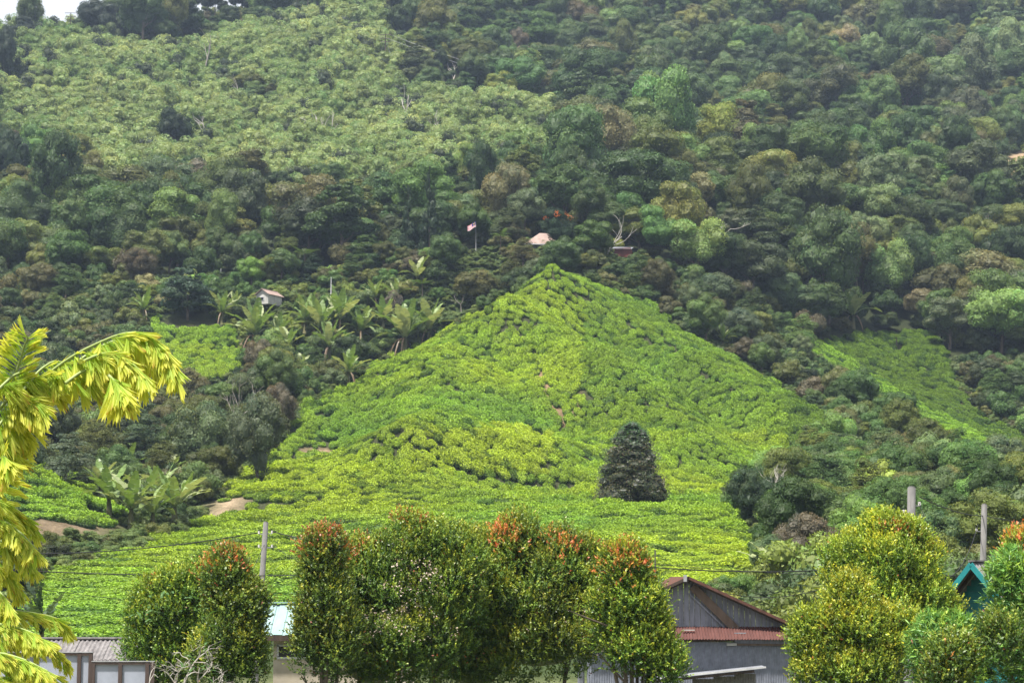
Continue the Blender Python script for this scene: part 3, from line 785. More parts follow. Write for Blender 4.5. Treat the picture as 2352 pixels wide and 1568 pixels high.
def place_scrub():
    r = np.random.default_rng(25)
    X, Y = hexgrid(-150, 190, 100, 312, 2.3, 2.4, .42, r)
    Z = hgt(X, Y); zz, px, py = zone_of(X, Y, Z)
    teaN = np.zeros(len(X), bool)
    for ox, oy in ((1.6, 0), (-1.6, 0), (0, 1.6), (0, -1.6)):
        teaN |= zone_of(X+ox, Y+oy, hgt(X+ox, Y+oy))[0] == 1
    k = (zz == 0) & (px > -110) & (px < 2460) & clear_of_keep(X, Y, .8)
    # grassy strip below the soil bank and the houses' yards stay low
    bank = (px < 330) & (py > 1180) & (py < 1320) & (Y < 160)
    k &= ~(bank & (r.random(len(X)) > .7))
    k &= ~((Y < 112) & (px < 1560))
    k[k] &= visible(X[k], Y[k], Z[k] + 3, .8)
    X, Y, Z, px, py, teaN, bank = X[k], Y[k], Z[k], px[k], py[k], teaN[k], bank[k]; n = len(X)
    big = (vnoise(X/13, Y/13, 81) + r.normal(0, .45, n) > .05) & ~teaN & (r.random(n) < .30) & ~bank
    gully = ((px < 690) & (py > 840) & (Y > 190)) | ((px > 1640) & (py > 1000))
    big |= gully & (r.random(n) < .13) & ~teaN
    terr = (px > 330) & (px < 1060) & (py > 660) & (py < 860) & (Y > 262)      # banana terraces stay open
    big &= ~(terr & (r.random(n) < .8))
    hpx = np.where(big, 6.0, 2.2)*ppm(Y); spoil = np.zeros(n, bool); spoil_s = np.zeros(n, bool)
    for poly in (TEA_MAIN, TEA_LEFT, TEA_KNOLL, TEA_RIGHT):
        spoil |= inpoly(px, py - hpx*.75, poly) & (vnoise(X/6, Y/6, 88) > -.75); spoil_s |= inpoly(px, py - 2.4*ppm(Y)*.8, poly)
    big &= ~spoil
    ci = r.choice(len(PAL), n, p=[.15, .2, .2, .16, .1, .14, .03, .02])
    T = PALC[ci]*np.exp(r.normal(.12, .30, (n, 1)))
    T = np.where(terr[:, None], T*np.array((1.35, 1.45, 1.1)), T)
    T = np.where(((px > 1640) & (py > 940))[:, None], T*np.array((1.22, 1.34, 1.1)), T)
    bank2 = (px > 25) & (px < 290) & (py > 1180) & (py < 1236) & (Y < 165)
    s = r.uniform(.55, 1.45, n); s = np.where(teaN, s*.7, s); s = np.where(bank, s*.5, s); s = np.where(bank2, s*.3, s); s = np.where(spoil_s, s*.55, s)
    seen = visible(X, Y, Z + 2.0, -.1) & (px > 3) & (px < 2349) & ~fg_hidden(px, py - 20)
    order = np.argsort(np.where(seen, Y/s, 1e9))
    def where(i):
        if px[i] < 330 and py[i] > 1170: return 'below the soil bank'
        if px[i] < 690 and py[i] > 840: return 'in the gully left of the pyramid hill'
        if px[i] < 1260 and py[i] <= 900: return 'on the terraces left of the hilltop'
        if px[i] > 1600 and py[i] > 980: return 'in the gully right of the pyramid hill'
        return 'along the right edge of the pyramid hill'
    ns = nt_ = 0; ind = np.zeros(n, bool)
    for i in order:
        if not seen[i]: break
        cn = PAL[ci[i]][0]
        if big[i] and nt_ < 260:
            sc_ = r.uniform(.42, .74); kd = r.random()
            cr = LAYERF[r.integers(5)] if kd < .22 else ROUNDF[r.integers(5)]
            lb = f'{cn} {"small spreading" if kd < .22 else "small bushy"} tree {where(i)}'
            put_tree('small_tree', lb, 'tree', lb.replace(' tree', ' trees', 1), cr, TRUNKS[r.integers(4)], (X[i], Y[i], Z[i] - .2), r.uniform(0, 6.28), (sc_, sc_, sc_*r.uniform(.8, 1.15)), T[i], (r.normal(0, .07), r.normal(0, .07)))
            ind[i] = True; nt_ += 1
        elif not big[i] and ns < 295:
            o = link('shrub', SHRUB[r.integers(len(SHRUB))]); o.location = (X[i], Y[i], Z[i] - .15); o.rotation_euler = (0, 0, r.uniform(0, 6.28)); o.scale = (s[i], s[i], s[i]*r.uniform(.8, 1.3)); o['tcol'] = [float(v) for v in T[i]]
            tag(o, f'{cn} leafy shrub {where(i)}', 'shrub', f'{cn} shrubs {where(i)}')
            if all(o.data is not q.data for q in SHRUB_SRC): SHRUB_SRC.append(o)
            ind[i] = True; ns += 1
    rs = ~ind
    E = np.column_stack([np.zeros((n, 2)), r.uniform(0, 6.28, n)])
    s2 = np.where(big, s*1.5, s)
    scatter_stuff('scrub', SHRUB_SRC, np.column_stack([X, Y, Z - .15])[rs], E[rs], np.column_stack([s2, s2, s2*r.uniform(.8, 1.3, n)])[rs], T[rs], 'mixed green scrub filling the gullies and field edges')
    print('scrub', n, ns, nt_)
# ------------------------------------------------------------------ palms, bananas, ferns: leaf shapes
def banana_leaf(rng, L, wd, droop, m, base, n=9):
    t = np.linspace(0, 1, n)
    y = L*(t*(1 - .10*droop*t)); z = L*(.25*t - droop*t**2.2*.75); 
    w = wd*np.clip(np.sin(np.pi*np.clip(t*.93 + .05, 0, 1))**.55, .06, 1); w[-1] = .02
    V = []; F = []
    for i in range(n - 1):
        for s_ in (-1, 1):
            gap = .94
            a0 = (0, y[i], z[i]); a1 = (0, y[i] + (y[i+1]-y[i])*gap, z[i] + (z[i+1]-z[i])*gap)
            lift = rng.uniform(-.06, .30)
            b0 = (s_*w[i]*.5, y[i] + .12*w[i], z[i] + lift*w[i]); b1 = (s_*w[i+1]*.5 if i < n-2 else s_*.02, y[i] + (y[i+1]-y[i])*gap + .10*w[i+1], z[i+1] + lift*w[i+1])
            k = len(V); V += [a0, b0, b1, a1]; F.append((k, k+1, k+2, k+3) if s_ > 0 else (k+3, k+2, k+1, k))
    V = np.array(V); c = np.array(base)*rng.uniform(.8, 1.2, (len(V)//4, 1)).repeat(4, 0)*np.ones((len(V), 3))
    return qmesh('leaf', V, [F], c, [m])
def fern_frond(rng, L, droop, m, base, n=13, wmax=.36):
    V = []; F3 = []; C = []
    t = np.linspace(.08, 1, n)
    y = L*t*(1-.12*droop*t); z = L*(.38*t - droop*t**2*.62)
    for i in range(n):
        w = L*wmax*.5*math.sin(math.pi*min(.97, t[i]*.86 + .10))
        for s_ in (-1, 1):
            k = len(V); d = L*.85/n
            V += [(0, y[i]-d*.5, z[i]), (0, y[i]+d*.5, z[i]), (s_*w, y[i]+d*1.3, z[i]-w*.28)]; F3.append((k, k+1, k+2) if s_ > 0 else (k+1, k, k+2))
    V = np.array(V); c = np.array(base)*rng.uniform(.85, 1.15, (len(V)//3, 1)).repeat(3, 0)*np.ones((len(V), 3))
    return qmesh('frond', V, [F3], c, [m])
rb = np.random.default_rng(99)
BAN = [banana_leaf(rb, 1.0, rb.uniform(.17, .23), d_, M_LEAF, c_) for d_, c_ in ((.15, (.15, .23, .06)), (.3, (.19, .26, .08)), (.5, (.14, .22, .055)), (.75, (.17, .23, .08)), (1.0, (.14, .19, .07)), (.35, (.28, .32, .15)))]
DEADBAN = [banana_leaf(rb, 1.0, .10, d_, M_LEAF, (.16, .11, .065)) for d_ in (1.7, 1.9)]
FRN = [fern_frond(rb, 1.0, d_, M_LEAF, c_) for d_, c_ in ((.35, (.10, .17, .045)), (.55, (.12, .185, .05)), (.8, (.085, .15, .04)), (1.05, (.075, .13, .04)))]
_bm = MB(); _bm.tube([(0, 0, -.3), (0, 0, .5), (.02, 0, 1.0)], [.13, .10, .06], 7); STEMB = _bm.mesh('stem', [M_BSTEM], True)
_bm = MB(); _bm.tube([(0, 0, -.4), (.02, .01, .5), (0, 0, 1.0)], [.10, .085, .08], 7); STEMF = _bm.mesh('trunk', [M_BARK], True)
def banana(px, py, hpx, label, n=11, grp=None, name='banana_plant', cat='banana plant', wide=.55, dead=0, p=None, stem=.35, keep=1.0):
    if p is None: p = hand(px, py, keep)
    hm_ = hpx / ppm(p[1])
    e = thing(name, label, cat, (p[0], p[1], p[2]), rb.uniform(0, 6.28), grp)
    s_ = link('stem', STEMB, e); s_.scale = (hm_*.5, hm_*.5, hm_*stem)
    for k in range(n):
        a = k*2.4 + rb.uniform(-.3, .3); up = 1 - (k + .5)/n          # inner leaves stand, outer ones bend
        o = link('leaf', BAN[min(4, int((1-up)*4.2))] if rb.random() > .2 else BAN[5], e)
        o.location = (0, 0, hm_*stem*.92); el = .25 + 1.05*up**.7*(1 - .3*wide)
        o.rotation_euler = (el, 0, a); L = hm_*rb.uniform(.62, .85)
        o.scale = (L*1.3, L, L)
    for k in range(dead):
        o = link('dead_leaf', DEADBAN[k % 2], e); o.location = (0, 0, hm_*stem*.85); o.rotation_euler = (.1, 0, rb.uniform(0, 6.28)); L = hm_*.42; o.scale = (L, L, L)
    return e
def tree_fern(px, py, hpx, rpx, label, n=11, grp='tree ferns rising from the undergrowth', ymin=95.0):
    p = hand(px, py, 1.0, ymin); k_ = ppm(p[1]); hm_ = hpx/k_; L = rpx/k_
    e = thing('tree_fern', label, 'tree fern', tuple(p), rb.uniform(0, 6.28), grp)
    s_ = link('trunk', STEMF, e); s_.scale = (1.2, 1.2, hm_)
    for k in range(n):
        o = link('frond', FRN[k % 4], e); o.location = (0, 0, hm_*.98); o.rotation_euler = (rb.uniform(.0, .35), 0, k*2.4 + rb.uniform(-.2, .2)); q = L*rb.uniform(.85, 1.15); o.scale = (q*1.25, q, q)
    return e
# ------------------------------------------------------------------ trees of their own look on the slopes
def own_tree(px, py, hpx, wpx, label, crown, base_h, base_w, tint, trunk=None, name='tree', cat='tree', keep=None, ymin=95.0, group=None):
    p = hand(px, py, keep if keep is not None else .42*wpx/ppm(280), ymin); k_ = ppm(p[1]); hpx = hpx*1.16; p[2] -= .13*hpx/k_
    sx = wpx/k_/base_w; sz = hpx/k_/base_h
    e, c = put_tree(name, label, cat, group, crown, trunk, (p[0], p[1], p[2] - .2), rb.uniform(0, 6.28), (sx, sx, sz), tint)
    return e, c, p
def slopes_by_hand():
    own_tree(2150, 405, 105, 120, 'golden yellow flowering tree with rounded crown on the right slope above the tree ferns', ROUND[1], 10, 8.4, (.17, .155, .05), TRUNKS[0], 'golden_tree', ymin=300)
    own_tree(2225, 385, 95, 105, 'tawny gold tree beside the golden yellow one on the right slope', ROUND[3], 10, 8.4, (.135, .118, .05), TRUNKS[1], 'golden_tree', ymin=300)
    own_tree(1405, 300, 112, 84, 'rusty orange brown tree standing alone among the green right of the regrowth', ROUND[2], 10, 8.4, (.15, .078, .032), TRUNKS[2], 'rusty_tree', ymin=300)
    own_tree(165, 395, 85, 98, 'yellow green dome shaped tree with red tips on the left forest edge', ROUND[4], 10, 8.4, (.125, .145, .02), TRUNKS[0], 'yellow_tree', ymin=300)
    own_tree(400, 348, 108, 90, 'very dark green tree in front of the pale regrowth', ROUND[5], 10, 8.4, (.022, .042, .012), TRUNKS[3], 'dark_tree', ymin=300)
    own_tree(1360, 600, 92, 104, 'light green rounded tree right of the dark tree with orange flowers', ROUND[0], 10, 8.4, (.075, .125, .025), TRUNKS[1], 'light_tree')
    own_tree(20, 480, 190, 90, 'tall dark tree cut by the left edge of the picture', ROUND[6], 10, 8.4, (.028, .052, .022), TRUNKS[1], 'tall_tree')
    own_tree(10, 200, 150, 60, 'tall dark tree at the left edge beside the pale regrowth', ROUND[7], 10, 8.4, (.03, .048, .025), TRUNKS[1], 'tall_tree', ymin=300)
    own_tree(1090, 700, 78, 100, 'tawny olive dome of bush on the left flank of the hilltop', ROUND[2], 10, 8.4, (.115, .115, .035), TRUNKS[2], 'olive_tree')
    own_tree(720, 640, 62, 66, 'dark conical garden tree behind the white walled house', SLIM[0], 10.5, 3.2, (.022, .045, .018), SLIMTRUNK, 'garden_tree')
    own_tree(700, 640, 50, 60, 'small dark rounded tree left of the dark conical garden tree', ROUND[3], 10, 8.4, (.022, .045, .02), TRUNKS[0], 'garden_tree')
    own_tree(430, 735, 130, 140, 'airy grey green feathery tree on the crest of the left tea knoll', LAYER[1], 10.2, 9, (.05, .085, .05), TRUNKS[2], 'feathery_tree')
    for px, py, h, w, lb in ((937, 600, 178, 46, 'tall slim dark conifer left of the taller one behind the hilltop'), (985, 600, 222, 54, 'tallest slim dark conifer behind the hilltop, left of the flag'), (1395, 520, 138, 62, 'dark conical tree above the light green tree on the hilltop')):
        own_tree(px, py, h, w, lb, SLIM[px % 2], 10.5, 3.2, (.028, .052, .022), SLIMTRUNK, 'slim_conifer', keep=1.6, group='slim conifers behind the hilltop')
    # dark round tree with orange flowers, in front of the pink roof
    e, c, p = own_tree(1282, 592, 108, 88, 'dark round tree topped with orange flowers in front of the pink roof', ROUND[4], 10, 8.4, (.020, .045, .018), TRUNKS[0], 'flowering_tree', keep=2.2)
    r = np.random.default_rng(3); n = 150
    a = r.uniform(0, 6.28, n); cl_ = r.choice([.6, 1.4, 2.6, 4.4, 5.6], n)
    q = r.uniform(1.4, 3.4, n); n_ = n; P = np.column_stack([np.cos(cl_ + r.normal(0, .16, n))*q, np.sin(cl_ + r.normal(0, .16, n))*q, 10.3 - (q/4.0)**2*2.2 + r.normal(0, .15, n)])
    V, F = diamonds(P, np.tile((0, 0, 1.0), (n, 1)), .36, .24, r, .9)
    link('blossom', qmesh('blossom', V, [F], np.repeat(np.array((.50, .13, .025))*r.uniform(.7, 1.2, (n, 1)), 4, 0), [M_LEAF]), e)
    # brownish small trees in the right gully and the grey bare one
    for px, py, h, w, t, lb in ((1850, 1330, 160, 170, (.064, .056, .036), 'reddish brown leafed tree in the gully between the shed and the tea'),
        (1720, 1215, 150, 120, (.026, .045, .02), 'dark rounded tree at the right foot of the lone conifer bank'), (1930, 1120, 130, 150, (.055, .085, .032), 'feathery green tree in the right gully above the utility poles'),
        (2020, 1240, 150, 140, (.06, .095, .03), 'green airy tree behind the taller concrete pole'), (2150, 1330, 170, 170, (.05, .085, .03), 'green bushy tree between the two right utility poles'), (2290, 1270, 160, 150, (.06, .095, .038), 'feathery green tree behind the teal house'),
        (2300, 1120, 130, 140, (.055, .08, .035), 'grey green tree at the right edge below the second tea slope'), (1775, 1330, 110, 120, (.06, .09, .035), 'green small tree behind the shed roof'), (2110, 1090, 110, 130, (.085, .08, .035), 'brownish tipped tree in the right gully'), (1640, 720, 100, 130, (.05, .07, .035), 'dark flat topped tree on the right edge of the pyramid hill'), (1700, 790, 90, 110, (.055, .075, .04), 'grey green flat topped tree lower on the right edge of the hill')):
        own_tree(px, py, h, w, lb, (LAYERF if w % 50 == 0 else ROUNDF)[px % 5], 10, 8.8, tuple(np.array(t)*1.75), TRUNKS[px % 4], 'gully_tree', keep=1.8)
    for px, py, h, w, t, lb in ((470, 1120, 210, 190, (.062, .085, .035), 'olive feathery tree in the middle of the left gully'), (590, 1110, 220, 150, (.055, .07, .035), 'olive grey tree leaning against the left foot of the pyramid hill'), (330, 1080, 160, 150, (.05, .075, .035), 'green bushy tree behind the banana grove'), (150, 1120, 130, 150, (.065, .085, .05), 'grey green rounded tree behind the small tea slope'), (640, 1000, 130, 90, (.075, .065, .042), 'brownish shrubby tree at the left crest of the pyramid hill'), (60, 1090, 150, 110, (.05, .07, .04), 'grey green tree at the top of the small tea slope')):
        own_tree(px, py, h, w, lb, (ROUNDF if px % 3 else LAYERF)[px % 5], 10, 8.8, tuple(np.array(t)*1.75), TRUNKS[px % 4], 'gully_tree', keep=1.6)
    # bare trees
    def bare(px, py, hpx, label, m, r0, depth=3, seed=1, spread=.55, lean=0., name='bare_tree', ymin=95.0, up=.25, wide=1.0):
        p = hand(px, py, 1.2, ymin); hm_ = hpx/ppm(p[1])
        b = bare_tree(np.random.default_rng(seed), hm_, r0, depth, m, spread, lean, up=up)
        V = np.concatenate(b.V); top = V[:, 2].max(); 
        e = link(name, b.mesh('bare_branches', [m], True)); e.location = p; f = hm_/top; e.scale = (f*wide, f*wide, f)
        tag(e, label, 'tree', None); return e
    rr_ = np.random.default_rng(71); tw = lobes_cloud('twigs', round_lobes(rr_, 4.2, 6.4, 3.2, 26, (.2, .36), .8), 6500, .55, rr_, M_LEAFI, core=0, aspect=.10, spread=1.3, hue=.03)
    for px, py, h, w, t, lb in ((612, 545, 100, 120, (.30, .27, .25), 'pale grey twiggy leafless dome in the dark forest'), (1460, 525, 70, 56, (.20, .165, .15), 'greyish leafless crown right of the conical tree'), (1862, 590, 66, 62, (.22, .18, .165), 'greyish leafless crown right of the dead white tree'), (905, 720, 60, 44, (.19, .165, .14), 'greyish leafless bush on the upper terraces'), (2205, 1090, 50, 54, (.20, .16, .14), 'greyish leafless bush in the right gully')):
        own_tree(px, py, h, w, lb, tw, 10, 8.4, t, TRUNKS[px % 4], 'leafless_tree', keep=1.8)
    bare(1640, 600, 108, 'dead white branched tree right of the hilltop', M_PALEBARK, .17, 3, 12, .8)
    bare(2038, 668, 105, 'pale straight trunked tree in the forest edge below the tree ferns', M_PALEBARK, .18, 1, 13, .3)
    bare(78, 560, 110, 'dead pale tree with forked top in the left forest', M_PALEBARK, .13, 2, 14)
    bare(940, 285, 90, 'thin broken white snag in the pale regrowth', M_PALEBARK, .13, 1, 15, ymin=300)
    bare(1222, 245, 48, 'forked white snag at the upper edge of the regrowth', M_PALEBARK, .14, 1, 16, .9, .4, ymin=300)
    bare(1615, 272, 42, 'short forked white snag on the upper right slope', M_PALEBARK, .12, 1, 17, .7, ymin=300)
    bare(1425, 305, 58, 'pale bare stem below the rusty tree', M_PALEBARK, .12, 1, 18, .7, ymin=300)
    for q, (px, py, h) in enumerate(((728, 335, 82), (745, 340, 95), (757, 332, 70))): bare(px, py, h, ('left', 'tallest', 'right')[q] + ' of three thin pale stems in the regrowth', M_PALEBARK, .10, 1, 20 + q, .4, ymin=300)
    bare(467, 165, 95, 'tall bare pole-like trunk in the upper regrowth', M_TWIG, .16, 1, 24, .3, ymin=300)
    bare(545, 1090, 230, 'thin leafless grey tree among the left gully trees', M_TWIG, .11, 3, 25, .6)
    bare(1775, 1205, 140, 'leafless grey tree with pale stem right of the lone conifer', M_PALEBARK, .13, 4, 26, .55)
    bare(1935, 1265, 80, 'pale forked twigs beside the right red-tipped tree', M_PALEBARK, .06, 3, 27, .6)
    bare(2340, 750, 60, 'pale bare stems at the right edge above the second tea slope', M_PALEBARK, .1, 2, 28, .5)
    bare(1060, 720, 40, 'pale bare twigs beside the olive dome bush', M_TWIG, .07, 3, 29, .6)
    for px, py, h, w, lb in ((35, 100, 48, 50, 'lowest dark bush on the skyline beside the open sky'), (60, 95, 56, 66, 'small dark tree first on the skyline next to the open sky'), (105, 88, 78, 78, 'spreading dark tree second on the skyline from the open sky'), (160, 82, 96, 86, 'dark tree third on the skyline beside the power mast'), (215, 84, 90, 84, 'dark rounded tree on the skyline right of the power mast'), (265, 92, 95, 86, 'large dark tree on the skyline before the thin trunks'), (310, 100, 70, 80, 'dark bushy tree below the skyline trees')):
        own_tree(px, py, h, w, lb, ROUND[px % 8], 10, 8.4, (.036, .052, .036), TRUNKS[px % 4], 'skyline_tree', keep=1.5, ymin=440)
    # stand of tall thin trunks on the ridge against the sky
    r = np.random.default_rng(31)
    for i, px in enumerate(np.linspace(300, 800, 22)):
        py = np.interp(px, [300, 560, 800], [70, 62, 18]); 
        p = ground(px + r.uniform(-8, 8), py, 480); KEEP.append((p[0], p[1], 1.0)); k_ = ppm(p[1]); h = r.uniform(70, 105)/k_
        e = thing('ridge_tree', 'tall thin trunked dark tree on the ridge at the top left', 'tree', tuple(p), r.uniform(0, 6.28), 'tall thin trees on the ridge', (h/10.5,)*3)
        c = link('crown', ROUND[r.integers(8)], e); c.scale = (.55, .55, .55); c.location = (0, 0, 4.0); c['tcol'] = [.03, .042, .03]
        t_ = link('trunk', SLIMTRUNK, e); 
    # pale dead stems standing among the forest trees
    r = np.random.default_rng(41); ST = [bare_tree(np.random.default_rng(60 + q), 9.0, .16, 2, M_PALEBARK, .6) for q in range(4)]; ST = [b.mesh('dead_branches', [M_PALEBARK], True) for b in ST]
    for q in range(46):
        px, py = r.uniform(20, 2330), r.uniform(150, 640)
        if 15 < px < 1300 and py < 460 and r.random() < .6: continue
        p = hand(px, py, .9, 300); o = link('dead_tree', ST[q % 4]); o.location = p; f = r.uniform(.55, 1.0); o.scale = (f, f, f*r.uniform(.9, 1.4)); o.rotation_euler = (r.normal(0, .12), r.normal(0, .12), r.uniform(0, 6.28))
        lb = 'pale dead tree stem ' + region(px, py); tag(o, lb, 'tree', lb.replace('stem', 'stems'))
    # ferns
    for px, py, h, rr, lb in ((2115, 452, 36, 34, 'leftmost tree fern of the bright group on the right slope'), (2155, 440, 36, 38, 'bright tree fern in the middle of the group on the right slope'), (2205, 445, 40, 36, 'rightmost tree fern of the bright group on the right slope'), (2150, 500, 30, 34, 'lowest tree fern below the bright group on the right slope'),
        (2300, 640, 50, 42, 'broad tree fern at the right edge of the forest'), (2345, 655, 55, 42, 'tree fern cut by the right edge of the picture'), (2215, 630, 45, 38, 'tree fern left of the broad one near the right edge'), (2190, 580, 40, 36, 'tree fern above the second tea slope'), (2060, 800, 25, 26, 'small tree fern above the second tea slope'),
        (700, 628, 46, 38, 'tree fern left of the dark garden trees'), (520, 560, 36, 30, 'tree fern left of the bare grey tree'), (560, 575, 30, 28, 'small tree fern below the bare grey tree'), (215, 625, 44, 34, 'tree fern with drooping fronds in the left forest'), (345, 625, 36, 30, 'tree fern above the left tea knoll'), (275, 570, 36, 32, 'bright tree fern in the left forest'), (250, 620, 36, 30, 'tree fern right of the drooping one in the left forest'),
        (1112, 540, 42, 40, 'bright tree fern just right of the flag'), (1150, 585, 44, 30, 'tree fern left of the pink roof'), (970, 680, 30, 32, 'tree fern on the terraces left of the hilltop'), (1480, 545, 38, 40, 'tree fern right of the orange flowered tree'), (1540, 540, 36, 38, 'tree fern between the orange flowered tree and the dead white tree'), (1700, 610, 30, 30, 'tree fern below the dead white tree'), (800, 520, 30, 28, 'tree fern left of the slim conifers'), (1790, 1310, 60, 50, 'tree fern in the gully beside the shed roof'), (1900, 1440, 60, 62, 'tree fern right behind the shed'),
        (880, 590, 28, 26, 'tree fern just left of the slim conifers'), (1830, 690, 30, 32, 'tree fern at the head of the right gully'), (1880, 650, 30, 28, 'tree fern below the pale straight trunk')):
        tree_fern(px, py, h, rr, lb)
    # false bananas and bananas
    for px, py, h, lb, n, dead in ((585, 805, 112, 'broad false banana clump just right of the left tea knoll', 14, 6), (640, 795, 78, 'false banana clump in front of the white walled house', 13, 5), (700, 765, 90, 'false banana on the terrace right of the white walled house', 12, 2), (735, 790, 110, 'tall leafy false banana in the middle of the terrace row', 13, 3), (780, 770, 105, 'false banana at the right end of the terrace row', 12, 2),
        (930, 815, 118, 'large false banana clump with hanging dead leaves on the left crest', 15, 7), (985, 790, 100, 'false banana right of the large clump on the left crest', 13, 5), (860, 705, 62, 'upright false banana high on the terraces', 10, 2), (330, 735, 70, 'false banana left of the tea knoll', 11, 3), (958, 660, 72, 'tall false banana against the dark forest left of the hilltop', 8, 1), (800, 880, 80, 'low false banana on the left crest of the pyramid hill', 11, 4),
        (540, 720, 52, 'false banana behind the left tea knoll', 10, 2), (1960, 755, 92, 'upright false banana above the second tea slope', 12, 3), (1800, 720, 46, 'small false banana at the head of the right gully', 9, 1), (2350, 1060, 60, 'false banana at the right edge on the second tea slope', 9, 2), (1660, 800, 50, 'small false banana on the right edge of the pyramid hill', 9, 1), (660, 825, 80, 'false banana below the white walled house', 13, 3), (755, 830, 90, 'false banana below the terrace row', 12, 3), (830, 790, 85, 'false banana between the terrace row and the large clump', 12, 2), (880, 760, 80, 'false banana above the large clump on the left crest', 12, 2), (510, 745, 80, 'false banana at the top of the left tea knoll', 12, 2), (690, 880, 70, 'low false banana in the light green hollow', 10, 1), (910, 700, 60, 'false banana on the upper terraces', 10, 1)):
        banana(px, py, h, lb, n, 'false bananas on the terraces', 'false_banana', 'banana plant', .35, dead)
    for px, py, h, lb, n in ((250, 1190, 130, 'banana plant at the left of the gully grove', 9), (300, 1215, 140, 'banana plant with pale leaves in the gully grove', 10), (350, 1225, 130, 'lowest banana plant of the gully grove', 9), (400, 1215, 150, 'tall banana plant at the right of the gully grove', 11), (280, 1130, 110, 'banana plant at the back of the gully grove', 9), (365, 1170, 110, 'banana plant in the middle of the gully grove', 9), (420, 1180, 100, 'small banana plant against the foot of the pyramid hill', 8), (310, 1060, 80, 'pale banana plant behind the gully grove', 8), (330, 1195, 120, 'broad leaved banana plant in the front of the gully grove', 10), (385, 1130, 110, 'banana plant high in the gully grove', 9), (450, 1130, 90, 'banana plant at the edge of the pyramid hill', 8), (230, 1150, 100, 'leftmost banana plant at the back of the gully grove', 9),
        (1775, 1350, 120, 'banana plant behind the shed roof', 8), (1880, 1400, 110, 'banana plant in the gully right of the shed', 8)):
        banana(px, py, h, lb, n, 'banana plants in the gullies', wide=.9, keep=1.7)

# ------------------------------------------------------------------ lone conifer on the tea hill
def lone_conifer():
    p = np.array(W(1452, 1156, 178)); p[2] = hgt(p[0], p[1]) + .1; KEEP.append((p[0], p[1], 2.4)); k_ = ppm(p[1]); h = (PRJ(*p)[1] - 958)/k_; w = 166/k_/2
    r = np.random.default_rng(77); lob = []
    for t in range(170):
        f = r.random()**1.25; z = h*(.10 + .84*f); rr = w*np.interp(f, [0, .12, .35, .6, .8, .92, 1], [.98, .95, .86, .72, .5, .36, .12])
        a = r.uniform(0, 6.283); s_ = (.20*rr + .26)*r.uniform(.75, 1.25); q = max(0, rr - s_*.8)*r.uniform(.85, 1.06)
        lob.append(((math.cos(a)*q, math.sin(a)*q, z), (s_*1.15, s_*1.15, s_*r.uniform(.42, .68))))
    for z, q in ((.15, .62), (.3, .6), (.45, .52), (.6, .44), (.75, .28)): lob.append(((0, 0, h*z), (w*q, w*q, h*.13)))
    def cf(P, wh, b):
        f = np.clip((P[:, 2]/h - .66)/.2, 0, 1)[:, None]
        dry = (np.random.default_rng(5).random(len(P)) < .35)[:, None]
        low = np.where(dry, np.array((.150, .132, .085)), np.array((.090, .122, .052)))
        return low*(1-f) + np.array((.070, .150, .055))*f
    me = lobes_cloud('crown', lob, 30000, .18, r, M_LEAF, core=.66, aspect=.4, upbias=.0, spread=.8, base=(.045, .055, .028), colfn=cf, hue=.08, corecol=.6)
    e = thing('lone_conifer', 'dense dark cone shaped conifer standing alone on the tea hill', 'tree', tuple(p))
    link('crown', me, e)
    link('trunk', trunk_mesh(r, h*.8, .28, .08, 3, 1.2, M_BARK), e)
    # boulder showing between the bushes
    q = hand(1145, 1141, 1.0)
    iv, iff = ico(); V = iv*np.array((.95, .6, .42))*(1 + .12*r.normal(size=(len(iv), 1)))
    o = link('boulder', qmesh('boulder', V, [iff], None, [M_ROCK])); o.location = (q[0], q[1], q[2] + .15)
    tag(o, 'grey boulder lying between tea bushes left of the lone conifer', 'rock')
# ------------------------------------------------------------------ building materials
def streaky(c1, c2, rough=.75, scale=6, stretch=(1, 1, .08), metal=0., spec=.3, extra=None):
    def f(nt):
        n = noise_fac(nt, scale, 6, .6, stretch=stretch); n2 = noise_fac(nt, 1.3, 4, .6)
        c = ramp(nt, n, [(.28, c1), (.72, c2)]); c = mul(nt, c, ramp(nt, n2, [(.25, (.72, .72, .72)), (.75, (1.18, 1.18, 1.18))]))
        if extra:
            n3 = noise_fac(nt, extra[1], 5, .7); c = mixf(nt, ramp(nt, n3, [(extra[2], (0, 0, 0)), (extra[2]+.08, (1, 1, 1))]), c, extra[0])
        return bsdf(nt, c, rough, spec, metal, bump=n, bstr=.25, bdist=.01)
    return f
M_ROCK = mat('rock', streaky((.09, .085, .08), (.22, .205, .19), .9, 4, (1, 1, 1)))
M_GREYBOARD = mat('weathered_board', streaky((.12, .125, .15), (.26, .265, .315), .85, 7, extra=((.06, .06, .07), 2.2, .66)))
M_GREYSHEET = mat('painted_sheet', streaky((.14, .15, .185), (.21, .225, .27), .6, 5, extra=((.5, .5, .5), 9, .74)))
M_PALESHEET = mat('zinc_sheet', streaky((.22, .23, .26), (.36, .37, .40), .45, 5, metal=.3))
M_RUST = mat('rusty_red_sheet', streaky((.070, .028, .023), (.125, .052, .043), .8, 5, (1, .15, 1), extra=((.34, .22, .16), 5, .70)))
M_RUSTDARK = mat('rusted_edge', streaky((.045, .025, .02), (.14, .06, .04), .85, 5))
M_DARKWOOD = mat('dark_timber', streaky((.035, .025, .02), (.085, .06, .045), .85, 6))
M_BROWNBOARD = mat('brown_board', streaky((.085, .06, .045), (.16, .115, .085), .8, 6))
M_FIBRE = mat('fibre_cement_sheet', streaky((.10, .09, .09), (.26, .245, .24), .9, 4, (1, 1, 1), extra=((.07, .065, .06), 3.5, .60)))
M_MINT = mat('mint_roof', streaky((.21, .31, .30), (.26, .36, .35), .45, 3, spec=.4))
